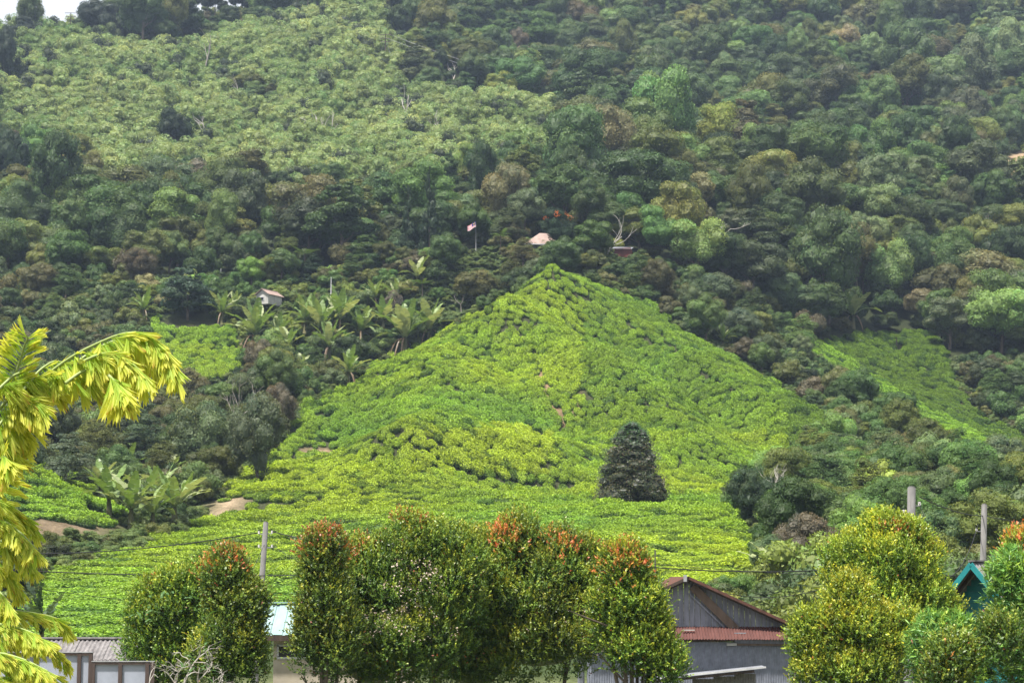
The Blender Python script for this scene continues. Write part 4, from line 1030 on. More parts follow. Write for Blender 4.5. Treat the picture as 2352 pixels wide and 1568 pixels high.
M_CREAM = mat('cream_wall', streaky((.36, .31, .235), (.45, .40, .32), .85, 2, (1, 1, .4)))
M_WHITE = mat('white_frame', streaky((.46, .46, .47), (.58, .58, .58), .5, 4))
M_PANEL = mat('grey_panel', streaky((.27, .29, .345), (.34, .36, .42), .45, 1.5, (1, 1, .5)))
M_BROWNFRAME = mat('brown_frame', streaky((.05, .035, .03), (.10, .07, .06), .6, 5))
M_TEAL = mat('teal_paint', streaky((.012, .155, .165), (.02, .235, .24), .55, 5, (1, 1, .3)))
M_TEALWALL = mat('teal_board', streaky((.012, .115, .12), (.02, .17, .175), .65, 5, (.15, 1, 1)))
M_CONC = mat('pole_concrete', streaky((.13, .125, .12), (.25, .24, .23), .9, 5, (1, 1, .2)))
M_GLASS = mat('dark_window', lambda nt: bsdf(nt, (.03, .032, .036), .12, .5))
M_BLACK = mat('black_cable', lambda nt: bsdf(nt, (.012, .012, .014), .6, .3))
M_GALV = mat('galvanised_steel', streaky((.30, .30, .31), (.45, .45, .46), .5, 4, metal=.5))
M_PINKROOF = mat('pink_roof', streaky((.24, .17, .145), (.33, .24, .205), .8, 1.5, (1, .2, 1)))
M_LIME = mat('lime_wall', streaky((.34, .33, .30), (.46, .45, .42), .85, 2))
M_REDWALL = mat('red_wall', streaky((.10, .03, .024), (.15, .045, .035), .8, 3))
M_PORC = mat('porcelain', lambda nt: bsdf(nt, (.55, .53, .50), .2, .5))
def flat(name, c, rough=.6): return mat(name, lambda nt: bsdf(nt, c, rough, .3))

def corr(w, h, wave, amp, m, name='sheet', n_per=8, box=False):
    """corrugated sheet: x across 0..w, y 0..h down the slope, z relief"""
    n = max(8, int(w/wave*n_per)); x = np.linspace(0, w, n+1)
    if box: z = amp*((np.mod(x, wave)/wave < .16) * 1.0)
    else: z = amp*np.sin(x/wave*2*math.pi)
    V = np.concatenate([np.column_stack([x, np.zeros(n+1), z]), np.column_stack([x, np.full(n+1, h), z])])
    V = np.concatenate([V, V - np.array((0, 0, .004))]); k = n + 1
    i = np.arange(n)
    F = np.concatenate([np.stack([i, i+1, i+1+k, i+k], 1), np.stack([i+2*k, i+3*k, i+1+3*k, i+1+2*k], 1), np.stack([i, i+2*k, i+1+2*k, i+1], 1), np.stack([i+k, i+1+k, i+1+3*k, i+3*k], 1)])
    return qmesh(name, V, [F], None, [m])
def frame_mat(o, X, Yv, origin):
    """place o so that its local x runs along X and y along Yv"""
    X = Vector(X).normalized(); Yv = Vector(Yv); Yv = (Yv - X*Yv.dot(X)).normalized(); Z = X.cross(Yv)
    o.matrix_basis = Matrix(((X.x, Yv.x, Z.x, origin[0]), (X.y, Yv.y, Z.y, origin[1]), (X.z, Yv.z, Z.z, origin[2]), (0, 0, 0, 1)))
def one_box(name, m, c, size, parent, rz=0.):
    b = MB(); b.box((0, 0, 0), size); o = link(name, b.mesh(name, [m]), parent, c); o.rotation_euler = (0, 0, rz); return o
def one_bar(name, m, p, q, w, h, parent, up=(0, 0, 1)):
    b = MB(); b.bar(p, q, w, h, up); return link(name, b.mesh(name, [m]), parent)

# ------------------------------------------------------------------ shed with the rust red lean-to roof
def shed():
    r = random.Random(4)
    Y0 = 70.0; rx, _, rz_ = W(1578, 1326, Y0); ex, _, ez = W(1838, 1444, Y0)
    hw = ex - rx; s = (rz_ - ez)/hw; x0, x1 = rx - hw + .35, ex - .35
    g = thing('tin_shed', 'grey tin shed with gable front and rust red lean-to roof behind the trees', 'shed', (0, 0, 0))
    za = W(1578, 1442, Y0)[2]
    def rl(x): return rz_ - .10 - abs(x - rx)*s
    # gable boards above the lean-to
    x = x0; bw = .20
    while x < x1 - .02:
        xe = min(x + bw, x1); b = MB(); d = r.uniform(-.008, .008)
        V = [(x+.006, Y0+d, za-.3), (xe-.006, Y0+d, za-.3), (xe-.006, Y0+d, max(rl(xe), za-.25)), (x+.006, Y0+d, max(rl(x), za-.25))]
        if x < rx < xe: V[2] = (xe-.006, Y0+d, rl(xe)); 
        V2 = [(a_, b_+.025, c_) for a_, b_, c_ in V]
        b.add(V + V2, [[(0,1,2,3),(7,6,5,4),(0,4,5,1),(1,5,6,2),(2,6,7,3),(3,7,4,0)]])
        link('wall_board', b.mesh('wall_board', [M_GREYBOARD]), g); x += bw
    # roof sheets, front ones overhang
    sl = math.hypot(1, s); Ls = (hw + .25)*sl
    shm = corr(.92, Ls, .10, .014, M_RUSTDARK, 'roof_sheet', 6)
    for sg in (-1, 1):
        for k in range(8):
            o = link('roof_sheet', shm, g)
            if sg > 0: frame_mat(o, (0, -1, 0), (1, 0, -s), (rx, Y0 - .55 + (k+1)*.9, rz_ + .03 + .004*(k % 2)))
            else: frame_mat(o, (0, 1, 0), (-1, 0, -s), (rx, Y0 - .55 + k*.9 - .02, rz_ + .03 + .004*(k % 2)))
        for yy in (Y0 - .42, Y0 + 2.0): one_bar('rafter', M_DARKWOOD, (rx, yy, rz_ - .07), (rx + sg*(hw + .2), yy, rz_ - .07 - (hw+.2)*s), .06, .10, g)
        for q in (.25, 1.6, 3.0, 4.2): 
            if q < hw: one_bar('purlin', M_DARKWOOD, (rx + sg*q, Y0 - .5, rz_ - .04 - q*s), (rx + sg*q, Y0 + 6.4, rz_ - .04 - q*s), .07, .05, g)
    one_bar('bargeboard', M_RUSTDARK, (rx + .02, Y0 - .57, rz_ - .01), (rx + hw + .24, Y0 - .57, rz_ - .01 - (hw+.24)*s), .02, .10, g)
    one_bar('bargeboard', M_DARKWOOD, (rx - .02, Y0 - .57, rz_ - .01), (rx - hw - .24, Y0 - .57, rz_ - .01 - (hw+.24)*s), .02, .10, g)
    one_box('ridge_cap', M_GALV, (rx - .12, Y0 - .60, rz_ - .02), (.12, .05, .24), g)
    a = W(1590, 1346, Y0 - .12); b_ = W(1692, 1446, Y0 - .12)
    one_bar('brace', M_BROWNBOARD, a, b_, .05, .30, g, up=(1, 0, 1))
    one_bar('brace_batten', M_GREYBOARD, (a[0]-.12, Y0-.06, a[2]-.25), (b_[0]-.34, Y0-.06, b_[2]), .03, .05, g)
    # back and side walls
    one_box('side_wall', M_GREYBOARD, (x0 - .03, Y0 + 3.2, (ez + 0)/2), (.04, 6.3, ez), g); one_box('side_wall', M_GREYBOARD, (x1 + .03, Y0 + 3.2, ez/2), (.04, 6.3, ez), g)
    # lean-to roof
    za1 = W(1578, 1468, Y0 - 1.0)[2]; drop = za + .05 - za1; run = 1.0; LL = math.hypot(drop, run)
    xl0, xl1 = x0 - .1, x1 + .45; sw = .80; n = int((xl1 - xl0)/sw) + 1; am = corr(.82, LL, .105, .016, M_RUST, 'lean_to_sheet', 8)
    for k in range(n):
        o = link('lean_to_sheet', am, g); dz = .006*(k % 2) + r.uniform(-.004, .008)
        frame_mat(o, (1, r.uniform(-.004, .004), r.uniform(-.008, .004)), (0, -run, -drop), (xl0 + k*sw, Y0 - .02 + r.uniform(-.03, .01), za + .05 + dz))
    xe = xl0 + n*sw
    # loose bits of timber and tin on it
    for px, py, L in ((1582, 1450, .42), (1700, 1457, .42)):
        q = W(px, py, Y0 - .55); o = one_box('loose_batten', M_LIME if px < 1650 else M_PALESHEET, (q[0], q[1], q[2] + .06), (L, .10, .03), g, .08)
    # wall under the lean-to
    YL = Y0 - .62; wm = corr(.80, za1, .09, .008, M_GREYSHEET, 'wall_sheet', 6); k = 0; xx = xl0 + .15
    while xx < xe - .3:
        o = link('wall_sheet', wm, g); frame_mat(o, (1, 0, 0), (0, 0, -1), (xx, YL + .006*(k % 2), za1 - .10)); xx += .79; k += 1
    one_box('wall_plate', M_DARKWOOD, ((xl0+xe)/2, YL - .05, za1 - .03), (xe - xl0 - .3, .06, .10), g)
    one_box('fascia_board', M_GREYBOARD, (W(1770, 1474, YL)[0], YL - .09, W(1770, 1474, YL)[2]), (2.6, .02, .17), g)
    a = W(1669, 1479, YL - .1); b_ = W(1846, 1480, YL - .1); one_bar('batten', M_BROWNBOARD, a, b_, .05, .07, g)
    one_box('batten_end', M_LIME, (a[0] + .18, a[1] - .03, a[2]), (.36, .02, .09), g)
    a = W(1555, 1468, YL - .1); one_box('bracket', M_LIME, (a[0], a[1], a[2] - .08), (.06, .05, .22), g)
    # low porch: white edged tin roof, stained wall
    a = W(1500, 1561, 67.6); b_ = W(1758, 1534, 67.6)
    one_bar('porch_roof', M_PALESHEET, (a[0], a[1] + .4, a[2] + .05), (b_[0], b_[1] + .4, b_[2] + .05), 1.1, .025, g)
    one_bar('porch_edge', M_WHITE, (a[0], a[1] - .17, a[2] + .05), (b_[0], b_[1] - .17, b_[2] + .05), .03, .06, g)
    one_bar('porch_rafter', M_DARKWOOD, (a[0], a[1] - .1, a[2] - .05), (b_[0] - .4, b_[1] - .1, b_[2] - .09), .05, .09, g)
    pw = corr(.75, 4.0, .09, .008, M_FIBRE, 'porch_sheet', 6)
    for k in range(3):
        o = link('porch_sheet', pw, g); frame_mat(o, (1, 0, 0), (0, 0, -1), (W(1590, 1555, 68)[0] + k*.74, 68.0 + .006*(k % 2), W(1590, 1558, 68)[2] + k*.09))
    # pale side lean-to at the right
    rs_ = corr(.8, 3.5, .09, .01, M_PALESHEET, 'annex_sheet', 6)
    for k in range(2):
        o = link('annex_sheet', rs_, g); q = W(1846, 1505, 70.4); frame_mat(o, (1, .15, 0), (0, 0, -1), (q[0] + k*.78, 70.4 + .12*k, q[2]))
    q = W(1845, 1436, 74); one_box('annex_roof', M_DARKWOOD, (q[0] + .8, 74.5, q[2] - .1), (2.2, 3.0, .16), g)
    # hanging cable
    w = MB(); a = np.array(W(1594, 1340, Y0 - .7)); b_ = np.array(W(1905, 1345, Y0 + 1)); t = np.linspace(0, 1, 16)[:, None]
    w.tube(a + (b_ - a)*t - np.array((0, 0, .45))*4*t*(1-t), .012, 5); 
    tag(link('service_cable', w.mesh('service_cable', [M_BLACK], True)), 'thin black cable sagging from the shed gable peak into the trees', 'cable')
    w = MB(); a = np.array(W(1898, 1300, 66)); 
    # thin mast with a small box beside the shed
    m = thing('antenna_mast', 'thin grey mast with a small box rising beside the shed roof', 'mast', W(1506, 1420, 69.5))
    zb = W(1506, 1420, 69.5)[2]
    b = MB(); b.tube([(0, 0, -5.5), (0, 0, W(1506, 1262, 69.5)[2] - zb)], [.045, .03], 6); link('pole', b.mesh('pole', [M_GALV], True), m)
    zq = W(1506, 1336, 69.5)[2] - zb; one_box('box', M_FIBRE, (.06, -.02, zq), (.15, .10, .36), m); one_box('bracket', M_DARKWOOD, (.03, 0, zq - .25), (.10, .06, .06), m)
def mint_house():
    Y0 = 52.0; k = ppm(Y0)
    g = thing('mint_roofed_house', 'cream house with pale mint ribbed metal roof between the red-tipped trees', 'house')
    rl = W(592, 1386, Y0 + 1.6); el = W(592, 1457, Y0); wd = 4.4
    run = 1.6; drop = rl[2] - el[2]; LL = math.hypot(run, drop)
    pm = corr(.335, LL, .335, .03, M_MINT, 'roof_panel', 14, True)
    for i in range(int(wd/.335)):
        o = link('roof_panel', pm, g); frame_mat(o, (1, 0, 0), (0, -run, -drop), (el[0] + i*.335, Y0 + 1.6, rl[2]))
        o = link('roof_panel', pm, g); frame_mat(o, (-1, 0, 0), (0, run, -drop), (el[0] + (i+1)*.335, Y0 + 1.6, rl[2]))
    one_box('ridge_cap', M_MINT, (el[0] + wd/2, Y0 + 1.6, rl[2] + .035), (wd, .22, .03), g)
    one_box('fascia', M_DARKWOOD, (el[0] + wd/2, Y0 + .02, el[2] - .09), (wd - .05, .03, .15), g)
    zt = el[2] - .17
    # wall as four pieces round the window opening
    a = W(636, 1479, Y0 + .3); b = W(716, 1513, Y0 + .3); x0 = W(628, 1500, Y0 + .3)[0]; x1 = el[0] + wd - .2
    one_box('wall', M_CREAM, ((x0+x1)/2, Y0 + .35, (zt + a[2])/2), (x1-x0, .1, zt - a[2]), g)
    one_box('wall', M_CREAM, ((x0+x1)/2, Y0 + .35, b[2]/2), (x1-x0, .1, b[2]), g)
    one_box('wall', M_CREAM, ((x0+a[0])/2, Y0 + .35, (a[2]+b[2])/2), (a[0]-x0, .1, a[2]-b[2]), g)
    one_box('wall', M_CREAM, ((b[0]+x1)/2, Y0 + .35, (a[2]+b[2])/2), (x1-b[0], .1, a[2]-b[2]), g)
    one_box('wall', M_CREAM, (x0 + .05, Y0 + 1.65, zt/2), (.1, 2.5, zt), g)
    w = one_box('window', M_WHITE, ((a[0]+b[0])/2, Y0 + .31, b[2] + .03), (b[0]-a[0], .08, .06), g)
    fr = MB(); cx, cz = 0, 0; W_, H_ = b[0]-a[0], a[2]-b[2]
    fr.box((0, 0, H_ - .06), (W_, .07, .05)); fr.box((-W_/2 + .03, 0, H_/2), (.05, .07, H_ - .1)); fr.box((W_/2 - .03, 0, H_/2), (.05, .07, H_ - .1))
    link('frame', fr.mesh('frame', [M_WHITE]), w)
    for sx in (-1, 1): 
        pn = MB(); pn.box((0, 0, 0), (W_/2 - .05, .012, H_ - .1)); link('pane', pn.mesh('pane', [M_GLASS]), w, (sx*(W_/4 - .015), .02, H_/2 - .03))
def grey_roof_house():
    Y0 = 60.0
    g = thing('grey_roofed_house', 'low house with weathered corrugated grey roof behind the panel fence', 'house')
    a = W(85, 1468, Y0 + 2.4); run, drop = 2.6, 1.15
    LL = math.hypot(run, drop)/2
    for c in range(2):
        m = corr(1.02, LL + .1, .146, .022, M_FIBRE, 'roof_sheet', 8)
        for i in range(4):
            o = link('roof_sheet', m, g); f = c*.5
            frame_mat(o, (1, 0, 0), (0, -run, -drop), (a[0] - .6 + i*1.0, Y0 + 2.4 - run*f, a[2] - drop*f + .022*(1 - c) + .005*(i % 2)))
    m = corr(1.02, LL*2, .146, .022, M_FIBRE, 'roof_sheet', 8)
    for i in range(4):
        o = link('roof_sheet', m, g); frame_mat(o, (-1, 0, 0), (0, run, -drop), (a[0] + .42 + i*1.0, Y0 + 2.4, a[2] + .02))
    one_box('ridge_cap', M_FIBRE, (a[0] + 1.4, Y0 + 2.4, a[2] + .05), (4.1, .30, .05), g)
    one_box('wall', M_CREAM, (a[0] + 1.4, Y0 + .3, (a[2] - drop)/2 - .1), (3.6, .12, a[2] - drop), g)
def panel_fence():
    Y0 = 44.0
    g = thing('panel_fence', 'grey sheet panel fence with brown frames in the lower left corner', 'fence')
    def sec(pxs, pyt, y):
        zt = W(pxs[0], pyt, y)[2]; xs = [W(p, pyt, y)[0] for p in pxs]
        for i in range(len(xs) - 1):
            one_box('panel', M_PANEL, ((xs[i]+xs[i+1])/2, y + .03, zt/2 - .02), (xs[i+1]-xs[i] - .06, .02, zt - .04), g)
        for i, x in enumerate(xs): one_box('post', M_BROWNFRAME, (x, y, zt/2), (.085 if i else .06, .07, zt), g)
        one_box('top_rail', M_BROWNFRAME, ((xs[0]+xs[-1])/2, y - .002, zt - .03), (xs[-1]-xs[0] + .08, .06, .055), g)
        one_box('capping', M_GALV, ((xs[0]+xs[-1])/2, y, zt + .012), (xs[-1]-xs[0] + .1, .09, .018), g)
    sec((-40, 82, 183, 209), 1498, Y0); sec((216, 277, 339, 351), 1519, Y0 - .15)
def teal_house():
    Y0 = 56.0; al = R(36)
    g = thing('teal_house', 'teal painted timber house with corrugated grey roof behind the right shrubs', 'house')
    R0 = np.array(W(2231, 1292, Y0)); d = np.array((math.cos(al), math.sin(al), 0)); n = np.array((-math.sin(al), math.cos(al), 0))
    half, s, Lr = 1.55, .98, 5.0
    sh = corr(.84, half*math.hypot(1, s), .12, .02, M_FIBRE, 'roof_sheet', 8)
    for k in range(6):
        p = R0 + d*(k*.82)
        o = link('roof_sheet', sh, g); frame_mat(o, d, -n - np.array((0, 0, s)), p + np.array((0, 0, .04 + .005*(k % 2))))
        o = link('roof_sheet', sh, g); frame_mat(o, -d, n - np.array((0, 0, s)), p + d*.82 + np.array((0, 0, .04 + .005*(k % 2))))
    rc = R0 + d*2.5; one_bar('ridge_cap', M_FIBRE, R0 + np.array((0, 0, .06)), R0 + d*5 + np.array((0, 0, .06)), .25, .04, g)
    for sg in (-1, 1):
        one_bar('bargeboard', M_TEAL, R0 - d*.03 + np.array((0, 0, -.05)), R0 - d*.03 + n*sg*half + np.array((0, 0, -.05 - half*s)), .03, .17, g)
        one_bar('rafter', M_DARKWOOD, R0 + d*.3 + np.array((0, 0, -.08)), R0 + d*.3 + n*sg*half*.95 + np.array((0, 0, -.08 - half*.95*s)), .05, .10, g)
    # gable wall of lapped boards, set back under the overhang
    w0 = R0 + d*.62; z = R0[2] - .15; hwid = half - .3; bh = .17
    while z > 3.0:
        top = z; ww = min(hwid, (R0[2] - .12 - (z - bh))/s)
        if ww > .1:
            a = w0 - n*ww - np.array((0, 0, R0[2] - (z - bh/2))); b_ = w0 + n*ww - np.array((0, 0, R0[2] - (z - bh/2)))
            one_bar('wall_board', M_TEALWALL, a, b_, .022, bh - .004, g, up=tuple(np.array((0, 0, 1)) + d*.08))
        z -= bh
    for sg in (-1, 1):
        a = w0 + n*sg*hwid; one_box('wall', M_TEALWALL, tuple((a + d*2)[:2]) + ((R0[2] - half*s)/2,), (4.0, .05, R0[2] - half*s), g, al)
    one_box('post', M_TEAL, tuple((w0 - n*hwid - d*.03)[:2]) + ((R0[2] - half*s)/2,), (.12, .12, R0[2] - half*s), g, al)
# ------------------------------------------------------------------ poles and lines
def pole(px_top, py_top, px_b, py_b, Y, wpx, label, ins):
    t = np.array(W(px_top, py_top, Y)); b = np.array(W(px_b, py_b, Y)); d = (b - t); k = (t[2] - 0)/(t[2] - b[2]); foot = t + d*k
    foot[2] = hgt(foot[0], foot[1]) - .3
    g = thing('utility_pole', label, 'utility pole', tuple(foot), 0, 'concrete utility poles')
    r = wpx/ppm(Y)/2
    m = MB(); m.tube([(0, 0, 0), tuple((t - foot)*.5), tuple((t - foot)*.995), tuple(t - foot)], [r*1.25, r*1.1, r*.92, r*.55], 10)
    link('shaft', m.mesh('shaft', [M_CONC], True), g)
    for dpx, dpy, sd in ins:
        q = np.array(W(px_top + dpx, py_top + dpy, Y)) - foot
        b_ = MB(); b_.tube([q + np.array((0, 0, -.06)), q + np.array((0, 0, -.02)), q, q + np.array((0, 0, .03)), q + np.array((0, 0, .06))], [.03, .055, .035, .055, .03], 8)
        o = link('insulator', b_.mesh('insulator', [M_PORC], True), g)
        one_bar('bracket', M_GALV, q + np.array((0, .01, -.07)), q + np.array((-sd*abs(dpx)/ppm(Y), 0, -.07)), .03, .03, g)
    return t, foot
def wire(a, b, sag, r, label, name='power_line', m=None):
    a = np.array(a, float); b = np.array(b, float); t = np.linspace(0, 1, 24)[:, None]
    w = MB(); w.tube(a + (b-a)*t - np.array((0, 0, sag))*4*t*(1-t), r, 5)
    return tag(link(name, w.mesh(name, [m or M_BLACK], True)), label, 'cable')
def poles_and_lines():
    pole(611, 1197, 598, 1382, 80, 13, 'leaning grey concrete utility pole in front of the lower tea field', ((-16, 25, -1), (14, 24, 1), (-16, 56, -1), (14, 56, 1)))
    pole(2094, 1116, 2092, 1218, 62, 20, 'thick concrete utility pole above the right red-tipped tree', ((-18, 58, -1), (-18, 78, -1), (18, 40, 1), (18, 130, 1)))
    pole(2261, 1156, 2258, 1290, 85, 14, 'thinner concrete utility pole behind the teal house', ((-18, 60, -1),))
    wire(W(597, 1222, 80), W(-60, 1268, 88), .35, .022, 'thick black power line running left from the leaning pole')
    wire(W(626, 1220, 80), W(930, 1268, 70), .15, .022, 'thick black power line running right from the leaning pole')
    wire(W(-40, 1305, 60), W(800, 1318, 62), .12, .016, 'black cable crossing the lower tea field below the pole top')
    wire(W(800, 1318, 62), W(1500, 1304, 64), .12, .016, 'black cable passing behind the big red-tipped trees')
    wire(W(1500, 1302, 64), W(1905, 1308, 66), .10, .020, 'doubled black cable above the shed roof')
    wire(W(1480, 1292, 66), W(1930, 1322, 66), .05, .010, 'thin lower black cable above the shed roof')
    wire(W(90, 1352, 58), W(640, 1402, 62), .10, .010, 'thin sagging cable above the corrugated grey roof')
    wire(W(626, 1252, 80), W(760, 1320, 62), .1, .010, 'thin stay wire slanting right from the leaning pole')
    wire(W(607, 1250, 80), W(540, 1395, 62), .02, .010, 'thin stay wire slanting left from the leaning pole')
    wire(W(2112, 1140, 62), W(2257, 1184, 85), .15, .020, 'power line between the two right utility poles')
    wire(W(2262, 1184, 85), W(2420, 1202, 95), .1, .020, 'power line leaving the right edge of the picture')
    wire(W(2110, 1152, 62), W(2190, 1280, 60), .35, .012, 'thin cable curving down from the thick concrete pole')
    wire(W(2246, 1205, 85), W(2150, 1330, 62), .7, .016, 'cable sagging from the thinner pole towards the right tree')
    wire(W(2150, 1318, 60), W(2260, 1324, 62), .03, .02, 'short black cable between the right tree and the teal house')
    # far line with its masts on the slope
    p1 = ground(161, 90, 400); p2 = ground(885, 142, 400); KEEP.append((p1[0], p1[1], 1.0)); KEEP.append((p2[0], p2[1], 1.0))
    for p, px, hp, lb in ((p1, 161, 64, 'wooden power mast with crossarms near the top left skyline'), (p2, 885, 66, 'wooden power mast with crossarms on the upper slope')):
        h = hp/ppm(p[1]); g = thing('power_mast', lb, 'utility pole', tuple(p), 0, 'power masts on the slope')
        b = MB(); b.tube([(0, 0, -.5), (0, 0, h)], [.16, .11], 7); link('shaft', b.mesh('shaft', [M_BARK], True), g)
        for z in (.98, .84, .72): one_box('crossarm', M_BARK, (0, -.15, h*z), (3.4*z, .12, .14), g)
        for x in (-1, 1):
            b = MB(); b.tube([(0, 0, h*.8), (x*2.0, -.5, 0)], .03, 5); link('stay_wire', b.mesh('stay_wire', [M_GALV], True), g)
    e = np.array(W(1640, 268, 470))
    for q, dz in ((-1.4, .0), (1.4, .2)):
        wire((p2[0] + q, p2[1], p2[2] + 66/ppm(p2[1])*.95 + dz), e + np.array((q, 0, dz)), 3.0, .035, ('upper' if q > 0 else 'lower') + ' power line crossing the forest from the upper slope mast', m=M_GALV)
    # thin posts
    for px, py, h, lb in ((1035, 615, 42, 'thin white post on the terraces left of the hilltop'), (760, 690, 52, 'thin pale pole right of the white walled house'), (1928, 625, 28, 'short white post with a lamp at the forest edge on the right'), (507, 640, 22, 'thin white post above the left tea knoll')):
        p = hand(px, py, .8); b = MB(); b.tube([(0, 0, -.5), (0, 0, h/ppm(p[1])), (0, 0, h/ppm(p[1]) + .05)], [.05, .04, .02], 6)
        o = link('white_post', b.mesh('white_post', [M_WHITE], True)); o.location = p; tag(o, lb, 'post')
# ------------------------------------------------------------------ small houses and flag on the hill
def hill_houses():
    # pink roofed house at the hilltop
    p = ground(1245, 590); p[1] += 4.5; p[0] *= 1.015; p[2] += .65; KEEP.append((p[0] + .5, p[1] + 1, 3.8)); KEEP.append((p[0] - 1.2, p[1] - 5, 1.6)); k = ppm(p[1])
    g = thing('pink_roofed_house', 'house with pale pink hipped roof behind the dark orange flowered tree', 'house', tuple(p), R(8))
    hw = 46/k; ze = 1.6; zr = ze + 27/k*1.0 + .3
    V = [(-hw, -2.2, ze), (hw, -2.2, ze), (hw, 2.6, ze), (-hw, 2.6, ze), (-hw*.12, .2, zr), (hw*.45, .2, zr)]
    link('roof', qmesh('roof', V, [np.array([(0,1,5,4),(2,3,4,5)]), np.array([(1,2,5),(3,0,4)])], None, [M_PINKROOF]), g)
    one_box('fascia', M_WHITE, (0, -2.2, ze - .06), (hw*2, .06, .16), g)
    one_box('wall', M_LIME, (0, .3, ze/2 - .8), (hw*1.7, 3.6, ze + 1.6), g)
    for x in (-.75, -.1, .55, .9): one_box('post', M_LIME, (hw*x, -2.0, ze/2 - .1), (.16, .16, ze), g)
    for x in (-.4, .3): w = one_box('window', M_WHITE, (hw*x, -1.53, ze*.55), (.9, .04, .8), g); pn = MB(); pn.box((0, -.025, 0), (.76, .02, .66)); link('pane', pn.mesh('pane', [M_GLASS]), w)
    # white walled house on the terrace
    p = ground(618, 714); KEEP.append((p[0], p[1], 2.8)); k = ppm(p[1])
    KEEP.append((p[0]*.975, p[1] - 5, 2.4)); p[2] += .7
    g = thing('white_walled_house', 'small white walled house with pale pink gabled roof behind the false bananas', 'house', tuple(p), R(62))
    hw, L, ze, zr = 1.25, 2.0, 1.5, 2.35
    one_box('wall', M_LIME, (0, 0, ze/2), (L*2 - .3, hw*2 - .3, ze), g)
    for sx in (-1, 1):
        V = [(sx*(L-.16), -hw+.15, ze), (sx*(L-.16), hw-.15, ze), (sx*(L-.16), 0, zr-.1)]; link('gable', qmesh('gable', V, [np.array([(0,1,2)])], None, [M_LIME]), g)
    for sy in (-1, 1):
        b = MB(); b.bar((-L-.15, sy*hw*.5, (ze+zr)/2), (L+.15, sy*hw*.5, (ze+zr)/2), math.hypot(hw, zr-ze)+.2, .05, up=(0, sy*(zr-ze), hw)); link('roof_slope', b.mesh('roof_slope', [M_PINKROOF]), g)
    w = one_box('window', M_WHITE, (-L+.12, 0, ze*.55), (.05, .7, .6), g); pn = MB(); pn.box((-.03, 0, 0), (.02, .56, .46)); link('pane', pn.mesh('pane', [M_GLASS]), w)
    # red walled hut
    p = ground(1432, 600); KEEP.append((p[0], p[1], 2.2)); p[2] += .6
    g = thing('red_hut', 'small red walled hut with grey tin roof right of the hilltop', 'hut', tuple(p), R(-12))
    one_box('wall', M_REDWALL, (0, 0, .6), (2.6, 1.8, 1.5), g)
    hm_ = corr(.8, 2.6, .1, .015, M_PALESHEET, 'roof_sheet', 6)
    for k_ in range(4): o = link('roof_sheet', hm_, g); frame_mat(o, (1, 0, -.06), (0, -1, -.28), (-1.7 + k_*.8, 1.3, 1.95 + .006*(k_ % 2) - .05*k_))
    # flag on its pole
    p = ground(1093, 585); KEEP.append((p[0], p[1], 2.0)); KEEP.append((p[0]*.985, p[1] - 5, 3.0)); k = ppm(p[1])
    top = (585 - 508)/k
    g = thing('flag_pole', 'thin white flag pole with a striped red and white flag before the dark forest', 'flag pole', tuple(p))
    b = MB(); b.tube([(0, 0, -.3), (0, 0, top)], [.035, .025], 6); link('pole', b.mesh('pole', [M_GALV], True), g)
    # stripes: 14 red and white, canton dark blue with a yellow crescent and star
    fw, fh = 1.7, .95; n = 10
    MR, MW, MBl, MY = flat('flag_red', (.55, .03, .04)), flat('flag_white', (.75, .74, .74)), flat('flag_blue', (.02, .03, .20)), flat('flag_yellow', (.8, .55, .02))
    fl = thing('flag', 'fluttering flag with red and white stripes and a blue corner at the pole top', 'flag', (p[0], p[1], p[2] + top))
    def warp(u, v): # u along the fly, v down the hoist
        return (-u*.80, -.16*math.sin(u*3.4)*min(1, u), -v*.92 - u*.42 + .06*math.sin(u*4))
    for s_ in range(14):
        V = []; F = []
        for i in range(n+1):
            u = fw*i/n
            for v in (fh*s_/14, fh*(s_+1)/14): V.append(warp(u, v))
        for i in range(n): F.append((2*i, 2*i+1, 2*i+3, 2*i+2))
        link('stripe', qmesh('stripe', V, [np.array(F)], None, [MR if s_ % 2 == 0 else MW]), fl)
    V = []; F = []
    for i in range(6):
        for j in range(5):
            q = warp(fw*.5*i/5, fh*8/14*j/4); V.append((q[0], q[1] - .015, q[2]))
    for i in range(5):
        for j in range(4): a = i*5+j; F.append((a, a+1, a+6, a+5))
    link('canton', qmesh('canton', V, [np.array(F)], None, [MBl]), fl)
    V = []; F = []
    for i in range(13):
        a = R(50) + R(260)*i/12
        for rr, ox in ((.19, .33), (.15, .375)): q = warp(ox + rr*math.cos(a), .27 + rr*math.sin(a)); V.append((q[0], q[1] - .03, q[2]))
    for i in range(12): F.append((2*i, 2*i+1, 2*i+3, 2*i+2))
    link('crescent', qmesh('crescent', V, [np.array(F)], None, [MY]), fl)
    V = []
    for i in range(28):
        a = 2*math.pi*i/28; rr = .13 if i % 2 == 0 else .07; q = warp(.52 + rr*math.cos(a), .27 + rr*math.sin(a)); V.append((q[0], q[1] - .03, q[2]))
    link('star', qmesh('star', V, [np.arange(28)[None]], None, [MY]), fl)
